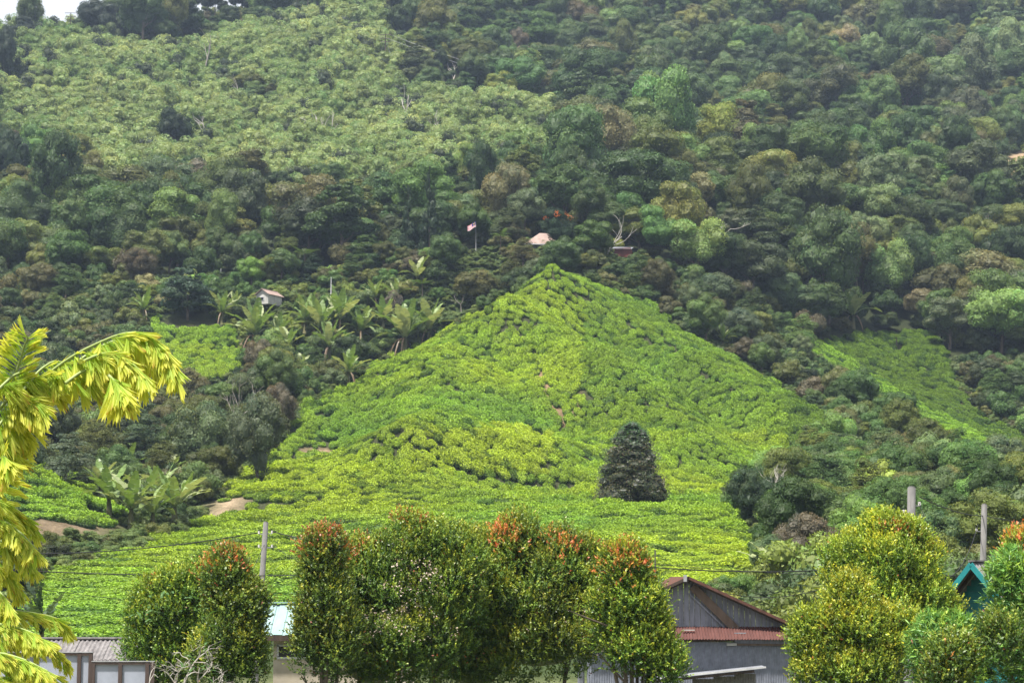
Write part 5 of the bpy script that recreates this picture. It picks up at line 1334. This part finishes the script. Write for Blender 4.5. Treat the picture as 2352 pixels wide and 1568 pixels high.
# ------------------------------------------------------------------ red-tipped trees in front
def sprig_tree(name, label, ells, Y, seed, flush, nspr, tone=(1, 1, 1), blossom=None, leafL=.088, leafW=.034, sprL=.27, nl=11, group=None, cat='tree', stems=3, young=.35, depth=.85, up=.75, shrink=.12):
    """ells: crown outline as overlapping ellipses in the picture (px, py, rx, ry[, dy]); flush = share of reddish new shoots"""
    r = np.random.default_rng(seed); k = ppm(Y); nspr = int(nspr*1.6)
    cx = np.mean([e[0] for e in ells]); base = np.array(W(cx, 1568, Y)); base[2] = hgt(base[0], base[1])
    big = []
    for e in ells:
        c = np.array(W(e[0], e[1], Y + (e[4] if len(e) > 4 else 0))) - base; ax_ = e[2]/k - shrink; az_ = e[3]/k - shrink*1.3; big.append((c, np.array((ax_, ax_*depth, az_))))
    # knobbly sub-lobes on every ellipse
    lob = []
    for c, R3 in big:
        n = int(10 + 12*(R3[0]*R3[2]+R3[0]*R3[1]))
        d = unit(r.normal(size=(n, 3)) + np.array((0, -.35, .15)))
        a = r.uniform(.24, .50, n)
        lob += [(c + d[i]*(R3 - a[i]*.55)*r.uniform(.78, 1.14), a[i]*np.array((1, 1, r.uniform(.9, 1.5)))) for i in range(n)]
    C = np.array([l[0] for l in lob]); Rr = np.array([l[1] for l in lob])
    ztop = (C[:, 2] + Rr[:, 2]).max(); zbot = C[:, 2].min()
    # sprig roots over the sub-lobes
    ar = Rr[:, 0]**2; w = r.choice(len(C), nspr*2, p=ar/ar.sum())
    d = unit(r.normal(size=(len(w), 3)) + np.array((0, -.3, .85)))
    P = C[w] + d*Rr[w]*r.uniform(.72, 1.0, (len(w), 1))
    inside = np.zeros(len(P), bool)
    for c, R3 in big: inside |= ((((P - c)/(R3*.80))**2).sum(1) < 1)
    keep = ~inside | (r.random(len(P)) < .12)
    P, d, w = P[keep][:nspr], d[keep][:nspr], w[keep][:nspr]; n = len(P)
    ax = unit(d*.55 + np.array((0, 0, up)) + .35*r.normal(size=(n, 3)))
    # which sprigs are flushing: mostly near the top of the crown, in clusters
    lobz = (C[:, 2] - zbot)/(ztop - zbot); lobf = np.clip(flush*(1.9*lobz**6 - .1) + r.normal(0, .35*flush, len(C)), 0, 1)
    localtop = np.array([(np.hypot(*(C[:, :2] - C[i, :2]).T) < .7) @ ((C[:, 2] > C[i, 2] + .25)*1.0) for i in range(len(C))]) < 2
    lobf = np.where(localtop & (lobz > .55), np.clip(lobf*1.6 + flush*.25, 0, 1), lobf*.35)
    lobred = lobf > r.uniform(.08, .46, len(C)); red = lobred[w] & (r.random(n) < .75)
    yg = np.clip(r.normal(young, .22, n) + .25*d[:, 2], 0, 1)
    ltone = r.uniform(.65, 1.35, len(C))[w]; lyel = np.clip(r.normal(.5, .3, len(C)), 0, 1)[w]
    # leaves
    t = np.tile(np.linspace(.02, 1.0, nl), n); i = np.repeat(np.arange(n), nl); m = len(i)
    L = sprL*r.uniform(.75, 1.35, n)
    ref = unit(r.normal(size=(m, 3))); rad = unit(ref - ax[i]*(ref*ax[i]).sum(1, keepdims=True))
    dirs = unit(rad*(1.05 - .65*t[:, None]) + ax[i]*(.35 + .75*t[:, None]))
    ll = leafL*r.uniform(.7, 1.25, m)*(1 - .25*t)
    pos = P[i] + ax[i]*(t*L[i])[:, None] + dirs*ll[:, None]*.5
    nrm = unit(np.cross(dirs, np.cross(ax[i], dirs)) + .35*r.normal(size=(m, 3)))
    V, F = diamonds(pos, nrm, ll, leafW*r.uniform(.75, 1.25, m), r, .12, dirs)
    old_or_shade = np.array((.050, .105, .024)); mid = np.array((.150, .235, .038)); yng = np.array((.37, .41, .060)); rd = np.array((.52, .17, .08)); og = np.array((.46, .23, .06))
    q = np.clip(yg[i]*.75 + .65*(t - .5) + r.normal(0, .06, m), 0, 1)[:, None]
    c = np.where(q < .5, old_or_shade + (mid-old_or_shade)*q*2, mid + (yng-mid)*(q-.5)*2)
    c = c*np.where(lyel[:, None] > .65, np.array((1.12, 1.04, .8)), np.array((.88, 1., 1.)))[i]
    rm = (red[i] & (t > .42)); rc = np.where((r.random(n) < .4)[i][:, None], rd, og)*r.uniform(.7, 1.15, (m, 1))
    c = np.where(rm[:, None], rc, c)
    stray = r.random(m) < .006; c = np.where(stray[:, None], np.array((.28, .10, .05)), c)
    c = c*np.array(tone)*(ltone[i]*r.uniform(.86, 1.14, n)[i]*r.uniform(.86, 1.14, m))[:, None]
    cl = Cloud(); cl.quads(V, F, np.repeat(np.clip(c, .005, .8), 4, 0))
    iv, iff = ico()
    for cc, R3 in big:
        cl.tris(cc + iv*R3*.60*(1 + .08*r.normal(size=(len(iv), 1))), iff, np.broadcast_to(old_or_shade*.8, (len(iv), 3)))
    g = thing(name, label, cat, tuple(base), 0, group)
    link('crown', cl.mesh('crown', M_LEAF), g)
    zc = zbot
    for s_ in range(stems):
        b = MB(); a0 = r.uniform(0, 6.28); 
        tgt = big[r.integers(len(big))][0]; tt = np.linspace(0, 1, 8)[:, None]
        st = np.array((math.cos(a0)*.25, math.sin(a0)*.2, -.2)); pts = st + (tgt - st)*tt + np.cumsum(r.normal(0, .05, (8, 3)), 0)*tt
        b.tube(pts, np.linspace(.085, .03, 8), 7)
        for _ in range(4):
            j = r.integers(3, 7); e2 = pts[j] + np.array((r.normal(0, .6), r.normal(0, .4), r.uniform(.4, 1.1))); b.tube(pts[j] + (e2 - pts[j])*np.linspace(0, 1, 4)[:, None], np.linspace(.03, .012, 4), 5)
        link('trunk', b.mesh('trunk', [M_BARK], True), g)
    if blossom:
        nb = blossom[0]; box = blossom[1]
        px, py = PRJ(*(P + base).T); kk = np.where((px > box[0]) & (px < box[1]) & (py > box[2]) & (py < box[3]) & (d[:, 1] < .3) & (vnoise(px/35, py/30, seed) > -.1))[0]
        kk = r.choice(kk, min(nb, len(kk)), replace=False)
        B = (P[kk] + ax[kk]*sprL)[:, None] + r.normal(0, .05, (len(kk), 9, 3)); B = B.reshape(-1, 3)
        V, F = diamonds(B, np.tile((0, -.5, .8), (len(B), 1)), .045, .04, r, .8)
        link('blossom', qmesh('blossom', V, [F], np.repeat(np.array((.62, .50, .42))*r.uniform(.6, 1.15, (len(B), 1)), 4, 0), [M_LEAF]), g)
    return g
GT = 'red-tipped trees in front of the tea hill'
def front_trees():
    sprig_tree('red_tipped_tree', 'broad green tree with orange tips at the left, behind the bare white branches', [(400, 1425, 100, 95), (345, 1485, 60, 80), (430, 1365, 82, 55), (475, 1345, 52, 48), (395, 1530, 105, 75), (340, 1420, 40, 45)], 47, 1, .22, 3600, (1.15, 1.15, 1), group=GT)
    sprig_tree('red_tipped_tree', 'upright olive tree between the broad left tree and the mint roof', [(540, 1440, 72, 110), (520, 1335, 42, 52), (558, 1515, 60, 85), (562, 1430, 34, 70), (500, 1520, 60, 70)], 44, 2, .16, 3600, (1.05, .95, .95), group=GT)
    sprig_tree('red_tipped_tree', 'narrow column shaped tree with red tips just right of the mint roof', [(738, 1318, 44, 66), (742, 1400, 60, 85), (724, 1490, 50, 85), (775, 1470, 56, 85), (745, 1268, 26, 28)], 43, 3, .26, 2900, (1.0, .88, .9), group=GT)
    sprig_tree('red_tipped_tree', 'big rounded tree with pale blossom patches left of centre', [(935, 1280, 80, 92), (1030, 1300, 82, 88), (900, 1360, 110, 100), (1010, 1380, 120, 110), (835, 1400, 72, 100), (930, 1490, 155, 95), (860, 1540, 100, 66), (838, 1305, 46, 46), (800, 1395, 58, 90)], 45, 4, .14, 7400, (1.08, .98, .9), (240, (840, 1030, 1300, 1490)), group=GT, stems=4, young=.30)
    sprig_tree('red_tipped_tree', 'largest rounded tree with red tips in the middle of the picture', [(1195, 1290, 96, 86), (1115, 1310, 80, 84), (1290, 1305, 80, 80), (1190, 1375, 160, 110), (1330, 1385, 76, 100), (1100, 1420, 110, 110), (1240, 1480, 160, 100), (1090, 1540, 120, 66), (1345, 1300, 36, 50), (1098, 1322, 84, 76)], 46.5, 5, .18, 8600, (1.1, .98, .9), (22, (1200, 1400, 1380, 1500)), group=GT, stems=4, young=.30)
    sprig_tree('red_tipped_tree', 'orange topped tree with bare lower stems left of the shed', [(1440, 1325, 58, 60), (1425, 1400, 62, 75), (1475, 1420, 58, 75), (1490, 1470, 45, 60), (1410, 1460, 50, 55), (1520, 1535, 34, 40), (1460, 1505, 66, 36)], 43, 6, .30, 3700, (1.15, 1.1, .9), (16, (1380, 1480, 1480, 1540)), group=GT, stems=6, young=.42)
    sprig_tree('red_tipped_tree', 'dense yellow green dome tree below the thick concrete pole', [(2030, 1305, 118, 80), (2035, 1380, 138, 72), (2110, 1330, 78, 75), (1955, 1330, 68, 75), (2060, 1248, 70, 42), (2135, 1415, 76, 52), (2020, 1235, 30, 30)], 48, 7, .16, 5200, (1.3, 1.22, .9), group=GT, young=.5, stems=4)
    sprig_tree('red_tipped_tree', 'yellow green tree with orange shoots below the dome tree, right of the shed', [(1965, 1460, 100, 70), (1910, 1520, 82, 62), (2030, 1525, 95, 72), (1865, 1475, 42, 40), (1950, 1400, 48, 34), (2075, 1470, 48, 60), (1960, 1560, 130, 40)], 42, 8, .20, 4800, (1.3, 1.15, .9), group=GT, young=.48, stems=4)
    sprig_tree('red_tipped_tree', 'orange tipped tree cut by the right edge above the narrow leaved shrub', [(2352, 1290, 38, 62), (2362, 1380, 60, 80), (2400, 1330, 50, 90)], 45, 9, .40, 1700, (1.2, 1.1, .9), group=GT, young=.5)
    sprig_tree('red_leaved_shrub', 'shrub with scarlet shoots low at the right behind the narrow leaved shrub', [(2196, 1528, 30, 40), (2178, 1560, 44, 26), (2290, 1490, 20, 30)], 34.5, 10, 2.2, 700, (1.0, .9, .9), cat='shrub', young=.3)
    # narrow leaved shrub in the right corner
    sprig_tree('narrow_leaved_shrub', 'grey green narrow leaved shrub filling the lower right corner', [(2315, 1455, 66, 62), (2345, 1400, 46, 70), (2190, 1485, 62, 46), (2230, 1545, 110, 50), (2340, 1520, 60, 70), (2150, 1505, 40, 38), (2322, 1350, 26, 40)], 36, 11, .0, 1900, (1.05, 1.3, 1.7), cat='shrub', leafL=.17, leafW=.026, sprL=.14, nl=13, young=.42, up=.35)

def bare_shrub():
    # pale leafless shrub with a few big leaves
    r = np.random.default_rng(8); Y = 41.0; base = np.array(W(420, 1568, Y)); base[2] = hgt(base[0], base[1])
    g = thing('bare_branched_shrub', 'pale grey bare branched shrub with few big leaves above the panel fence', 'shrub', tuple(base))
    for s_ in range(5):
        b = MB()
        def grow(p, d, L, rad, lev):
            pts = [p]; dd = d
            for _ in range(4): dd = unit(dd + r.normal(0, .22, 3)); pts.append(pts[-1] + dd*L/4)
            b.tube(pts, np.linspace(rad, rad*.6, 5), 5, cap=False)
            if lev < 4:
                for _ in range(2 if lev else 3): grow(pts[r.integers(2, 5)], unit(dd*.7 + r.normal(0, .62, 3)), L*r.uniform(.55, .82), rad*.62, lev + 1)
        tgt = np.array(W((340, 395, 430, 470, 500)[s_], (1500, 1470, 1400, 1440, 1500)[s_], Y)) - base
        z0 = np.array(((-.3, -.1, 0, .15, .3)[s_], 0, 0)); p1 = z0 + (tgt - z0)*np.array((.7, .7, .80))
        b.tube([z0, z0 + (p1 - z0)*.5 + np.array((.05, 0, .1)), p1], [.05, .04, .028], 6, cap=False)
        grow(p1, unit(tgt - p1 + r.normal(0, .1, 3)), .55, .022, 0)
        link('branch', b.mesh('branch', [M_PALEBARK], True), g)
    lf = banana_leaf(r, .20, .06, .5, M_LEAF, (.075, .16, .04), 6)
    for k in range(70):
        px, py = r.choice([(440, 1380), (350, 1420), (470, 1420), (380, 1380), (430, 1530), (470, 1540), (330, 1390)]) + r.normal(0, 16, 2)
        q = np.array(W(px, py, Y + r.uniform(-.3, .3))) - base
        o = link('leaf', lf, g); o.location = q; o.rotation_euler = (r.uniform(-.6, .5), r.uniform(-.3, .3), r.uniform(0, 6.28)); o.scale = (r.uniform(.8, 1.3),)*3
def near_banana():
    r = np.random.default_rng(18); Y = 72.0; base = np.array(W(95, 1450, Y)); zb = base[2]
    g = thing('banana_plant', 'large leaved banana plant above the corrugated grey roof at the left', 'banana plant', (base[0], base[1], hgt(base[0], base[1])))
    h0 = zb - hgt(base[0], base[1])
    s_ = link('stem', STEMB, g); s_.scale = (1.3, 1.3, h0)
    M = [banana_leaf(r, 1.0, .19, d_, M_LEAF, c_, 16) for d_, c_ in ((.12, (.045, .085, .03)), (.3, (.06, .10, .045)), (.55, (.05, .09, .035)))]
    for az, el, L, m in ((-1.5, 1.38, 2.6, 0), (1.35, 1.2, 2.3, 1), (1.75, 1.05, 2.35, 1), (1.2, .9, 2.2, 2), (2.0, 1.25, 2.4, 0), (-1.9, 1.0, 1.9, 1), (1.5, .6, 1.9, 2), (-.2, .9, 1.8, 2), (3.0, .9, 1.8, 2)):
        o = link('leaf', M[m], g); o.location = (0, 0, h0 - .1); o.rotation_euler = (el, 0, az); o.scale = (L*1.25, L, L)
# ------------------------------------------------------------------ yellow fishtail palm close at the left
def fishtail_leaflets(r):
    out = []
    for v in range(6):
        n = 7; ang = np.linspace(-.30, .26, n)
        V = [(0, 0, 0), (.012, .10, 0), (-.012, .10, 0)]; F = []
        tips = []
        rows = []
        for f, rr in ((.34, 1.0), (.70, 1.0)):
            rows.append([len(V) + i for i in range(n)])
            V += [(math.sin(a)*f*.72, math.cos(a)*f*rr, .035*math.sin(i*2.2)*f) for i, a in enumerate(ang)]
        jag = 1 + .16*np.where(np.arange(n) % 2 == 0, 1, -1)*r.uniform(.3, 1, n) - .30*np.linspace(0, 1, n)*(1 if v % 2 else -1)*.7
        rows.append([len(V) + i for i in range(n)])
        V += [(math.sin(a)*jag[i]*.80, math.cos(a)*jag[i], .05*math.sin(i*2.2)) for i, a in enumerate(ang)]
        Q = []
        for i in range(n - 1):
            F.append((0, rows[0][i+1], rows[0][i]))
            for a_, b_ in ((0, 1), (1, 2)): Q.append((rows[a_][i], rows[a_][i+1], rows[b_][i+1], rows[b_][i]))
        V = np.array(V); 
        f = np.clip(V[:, 1], 0, 1.2)[:, None]
        g_ = np.array((.36, .50, .07)); y_ = np.array((.66, .64, .12)); br = np.array((.36, .17, .03))
        kk = np.clip((f - .25)*1.1 + r.normal(0, .08, f.shape) + (.10 if v in (1, 4) else -.10), 0, 1); c = g_ + (y_ - g_)*kk
        if v in (2, 5): c = np.where((f > .95) & (np.arange(len(V))[:, None] % 3 == 0), br, c)
        if v == 3: c = c*np.array((.78, .92, .8))
        out.append(qmesh('leaflet', V, [np.array(F), np.array(Q)], c, [M_PALM]))
    return out
def palm():
    r = np.random.default_rng(12); LF = fishtail_leaflets(r); Y = 11.0; k = ppm(Y)
    base = np.array((W(-70, 1300, Y)[0], Y + .2, 0.)); base[2] = hgt(base[0], base[1])
    g = thing('fishtail_palm', 'bright yellow green fishtail palm reaching in from the left edge', 'palm', tuple(base))
    M_RACH = mat('palm_stalk', lambda nt: bsdf(nt, (.25, .31, .10), .5, .3))
    M_PST = mat('palm_stem', bark((.08, .09, .04), (.20, .20, .10)))
    for dx in (0, -.35, .12):
        b = MB(); tp = np.array(W(-60 + dx*100, 1020 if dx == 0 else 1180, Y + .2 + dx*.5)) - base
        b.tube(np.array((dx, 0, -.3)) + (tp - np.array((dx, 0, -.3)))*np.linspace(0, 1, 5)[:, None], np.linspace(.06, .035, 5), 8); link('stem', b.mesh('stem', [M_PST], True), g)
    # every spine: picture points, distance offset, leaflet length (px), droop, spacing(px)
    SP = [
     ([(60, 905), (120, 850), (175, 812), (246, 778), (301, 758), (342, 768), (383, 803), (402, 850)], .0, 92, .95, 7),
     ([(150, 850), (200, 815), (250, 785), (300, 775), (345, 800), (380, 840)], -.10, 84, .9, 8),
     ([(180, 835), (232, 812), (273, 812), (309, 838), (330, 862)], -.18, 80, .9, 7),
     ([(150, 880), (191, 850), (232, 852), (268, 874), (292, 897)], -.26, 84, .95, 7),
     ([(250, 862), (268, 880), (280, 892)], -.34, 100, .75, 3.6),
     ([(50, 900), (90, 850), (123, 828), (153, 834), (178, 858)], -.12, 78, .95, 7),
     ([(20, 930), (32, 868), (46, 828), (57, 790), (66, 774)], -.02, 62, .15, 6),
     ([(-10, 900), (30, 862), (60, 850), (85, 880)], -.2, 84, .95, 7),
     ([(-20, 960), (20, 915), (60, 905), (90, 930)], .05, 90, .95, 7),
     ([(-20, 1000), (10, 960), (40, 950), (60, 990)], -.1, 86, .95, 7),
     ([(-30, 880), (0, 862), (20, 870), (40, 900)], .1, 80, .9, 7),
     ([(-20, 1060), (0, 1010), (18, 1000), (28, 1030)], -.1, 88, 1.0, 7),
     ([(-30, 1150), (-5, 1060), (10, 1045), (22, 1060)], -.2, 80, .9, 7),
     ([(-40, 1140), (10, 1150), (45, 1175), (80, 1205)], .0, 66, .75, 6),
     ([(-40, 1190), (10, 1195), (50, 1225), (85, 1262)], -.1, 62, .8, 6),
     ([(-40, 1160), (0, 1170), (30, 1200), (60, 1250)], -.2, 66, .85, 6),
     ([(-40, 1240), (0, 1240), (45, 1268), (75, 1300)], .05, 64, .85, 6),
     ([(-40, 1290), (0, 1290), (25, 1315), (48, 1350)], -.1, 64, .9, 6),
     ([(-40, 1340), (-10, 1350), (15, 1375), (30, 1400)], -.05, 62, .9, 6),
     ([(-40, 1400), (20, 1400), (82, 1408), (130, 1418), (158, 1440)], .0, 52, .7, 6),
     ([(-40, 1430), (20, 1435), (70, 1450), (110, 1475)], -.15, 56, .8, 6),
     ([(-40, 1465), (20, 1462), (82, 1470), (128, 1490), (155, 1515)], -.05, 56, .8, 6),
     ([(-40, 1500), (10, 1500), (60, 1515), (110, 1540)], -.2, 58, .8, 6),
     ([(-40, 1530), (20, 1525), (70, 1532), (120, 1550)], -.1, 56, .7, 6),
     ([(-40, 1385), (0, 1395), (40, 1425), (70, 1460)], .1, 56, .8, 6),
     ([(-40, 1555), (30, 1556), (90, 1565), (140, 1585)], -.1, 52, .7, 6),
    ]
    nleaf = 0
    for si, (pts, dy, Lp, droop, step) in enumerate(SP):
        P = np.array([W(a, b, Y + dy + .06*i*(1 if si % 2 else -1)) for i, (a, b) in enumerate(pts)]) - base
        # resample
        seg = np.linalg.norm(np.diff(P, axis=0), axis=1); s = np.concatenate([[0], np.cumsum(seg)]); L = s[-1]
        tt = np.linspace(0, L, 16); Q = np.stack([np.interp(tt, s, P[:, j]) for j in range(3)], 1); Q[1:-1] = (Q[:-2] + Q[1:-1]*2 + Q[2:])/4
        b = MB(); b.tube(Q, np.linspace(.011, .004, 16), 5); fr = link('frond', b.mesh('frond', [M_RACH], True), g)
        stepm = step*.85/k; m = max(4, int(L/stepm)); col = []
        near = True
        for j in range(m):
            u = L*(.10 + .92*(j + .5)/m); p = np.array([np.interp(min(u, L), tt, Q[:, a]) for a in range(3)])
            q2 = np.array([np.interp(min(u + .03, L), tt, Q[:, a]) for a in range(3)]); q1 = np.array([np.interp(max(u - .03, 0), tt, Q[:, a]) for a in range(3)])
            T = unit(q2 - q1); 
            for sd in (-1, 1):
                side = unit(np.cross(T, (0, -.9, .45)))*sd
                if droop < .4: side = unit(np.array((sd*1.0, 0, .1)))
                end = .25 + .75*(j/m)
                d = unit(T*(.35 + .35*end) + side*(.55*(1-droop) + .22) + np.array((0, 0, -droop))*(.55 + .5*r.random()) + .22*r.normal(size=3)*np.array((1, 1.3, .7)))
                if sd == -1 and droop > .6 and T[2] < .25: d = unit(T*.8 + np.array((0, -.12, -.42)) + .16*r.normal(size=3)); p = p + np.array((0, -.02, .004))
                nv = unit(np.array((.15*sd, -1., .35)) + .45*r.normal(size=3)); x = unit(np.cross(d, nv)); nv = np.cross(x, d)
                ln = Lp/k*r.uniform(.66, 1.05)*(.75 + .25*math.sin(math.pi*min(1, .25 + .7*j/m)))
                wd = ln*r.uniform(.46, .72)
                Mx = Matrix(((x[0]*wd, d[0]*ln, nv[0]*ln, p[0]), (x[1]*wd, d[1]*ln, nv[1]*ln, p[1]), (x[2]*wd, d[2]*ln, nv[2]*ln, p[2]), (0, 0, 0, 1)))
                if r.random() < .06: continue
                tip = base + p + d*ln*.8; vis = PRJ(*tip)[0] > -12 and PRJ(*tip)[1] < 1575
                v = int(r.integers(6))
                if vis and nleaf < 292:
                    o = link('leaflet', LF[v], fr); o.matrix_basis = Mx; nleaf += 1
                else: col.append((v, Mx))
        if col:
            cl = Cloud()
            for v, Mx in col:
                me = LF[v]; V = np.array([c.co[:] for c in me.vertices]); A = np.array(Mx)
                C_ = np.empty(len(V)*4, np.float32); me.color_attributes['col'].data.foreach_get('color', C_)
                V = V @ A[:3, :3].T + A[:3, 3]; n0 = cl.n
                F3 = np.array([p_.vertices[:] for p_ in me.polygons if len(p_.vertices) == 3]); F4 = np.array([p_.vertices[:] for p_ in me.polygons if len(p_.vertices) == 4])
                cl.V.append(V); cl.C.append(C_.reshape(-1, 4)[:, :3]); cl.F3.append(F3 + n0); cl.F4.append(F4 + n0); cl.n += len(V)
            lo = link('leaflets', cl.mesh('leaflets', M_PALM), fr); lo['kind'] = 'stuff'
    print('leaflets', nleaf)
# ------------------------------------------------------------------ build everything
hill_houses()
poles_and_lines()
slopes_by_hand()
lone_conifer()
place_tea()
place_scrub()
place_cover()
place_forest()
place_young()
shed(); mint_house(); grey_roof_house(); panel_fence(); teal_house()
front_trees()
bare_shrub(); near_banana(); palm()
# ------------------------------------------------------------------ air
hb = MB(); hb.box((0, 455, 157), (900, 1100, 350))
haze = link('haze', hb.mesh('haze'))
tag(haze, 'thin blue haze in the valley air', None, None, 'stuff')
hm = bpy.data.materials.new('haze'); hm.use_nodes = True
hnt = hm.node_tree; hnt.nodes.clear()
ho = hnt.nodes.new('ShaderNodeOutputMaterial'); hv = hnt.nodes.new('ShaderNodeVolumePrincipled')
hv.inputs['Color'].default_value = (0.60, 0.75, 1.0, 1); hv.inputs['Density'].default_value = 0.00016
hv.inputs['Anisotropy'].default_value = 0.2
hnt.links.new(hv.outputs['Volume'], ho.inputs['Volume'])
haze.data.materials.append(hm)
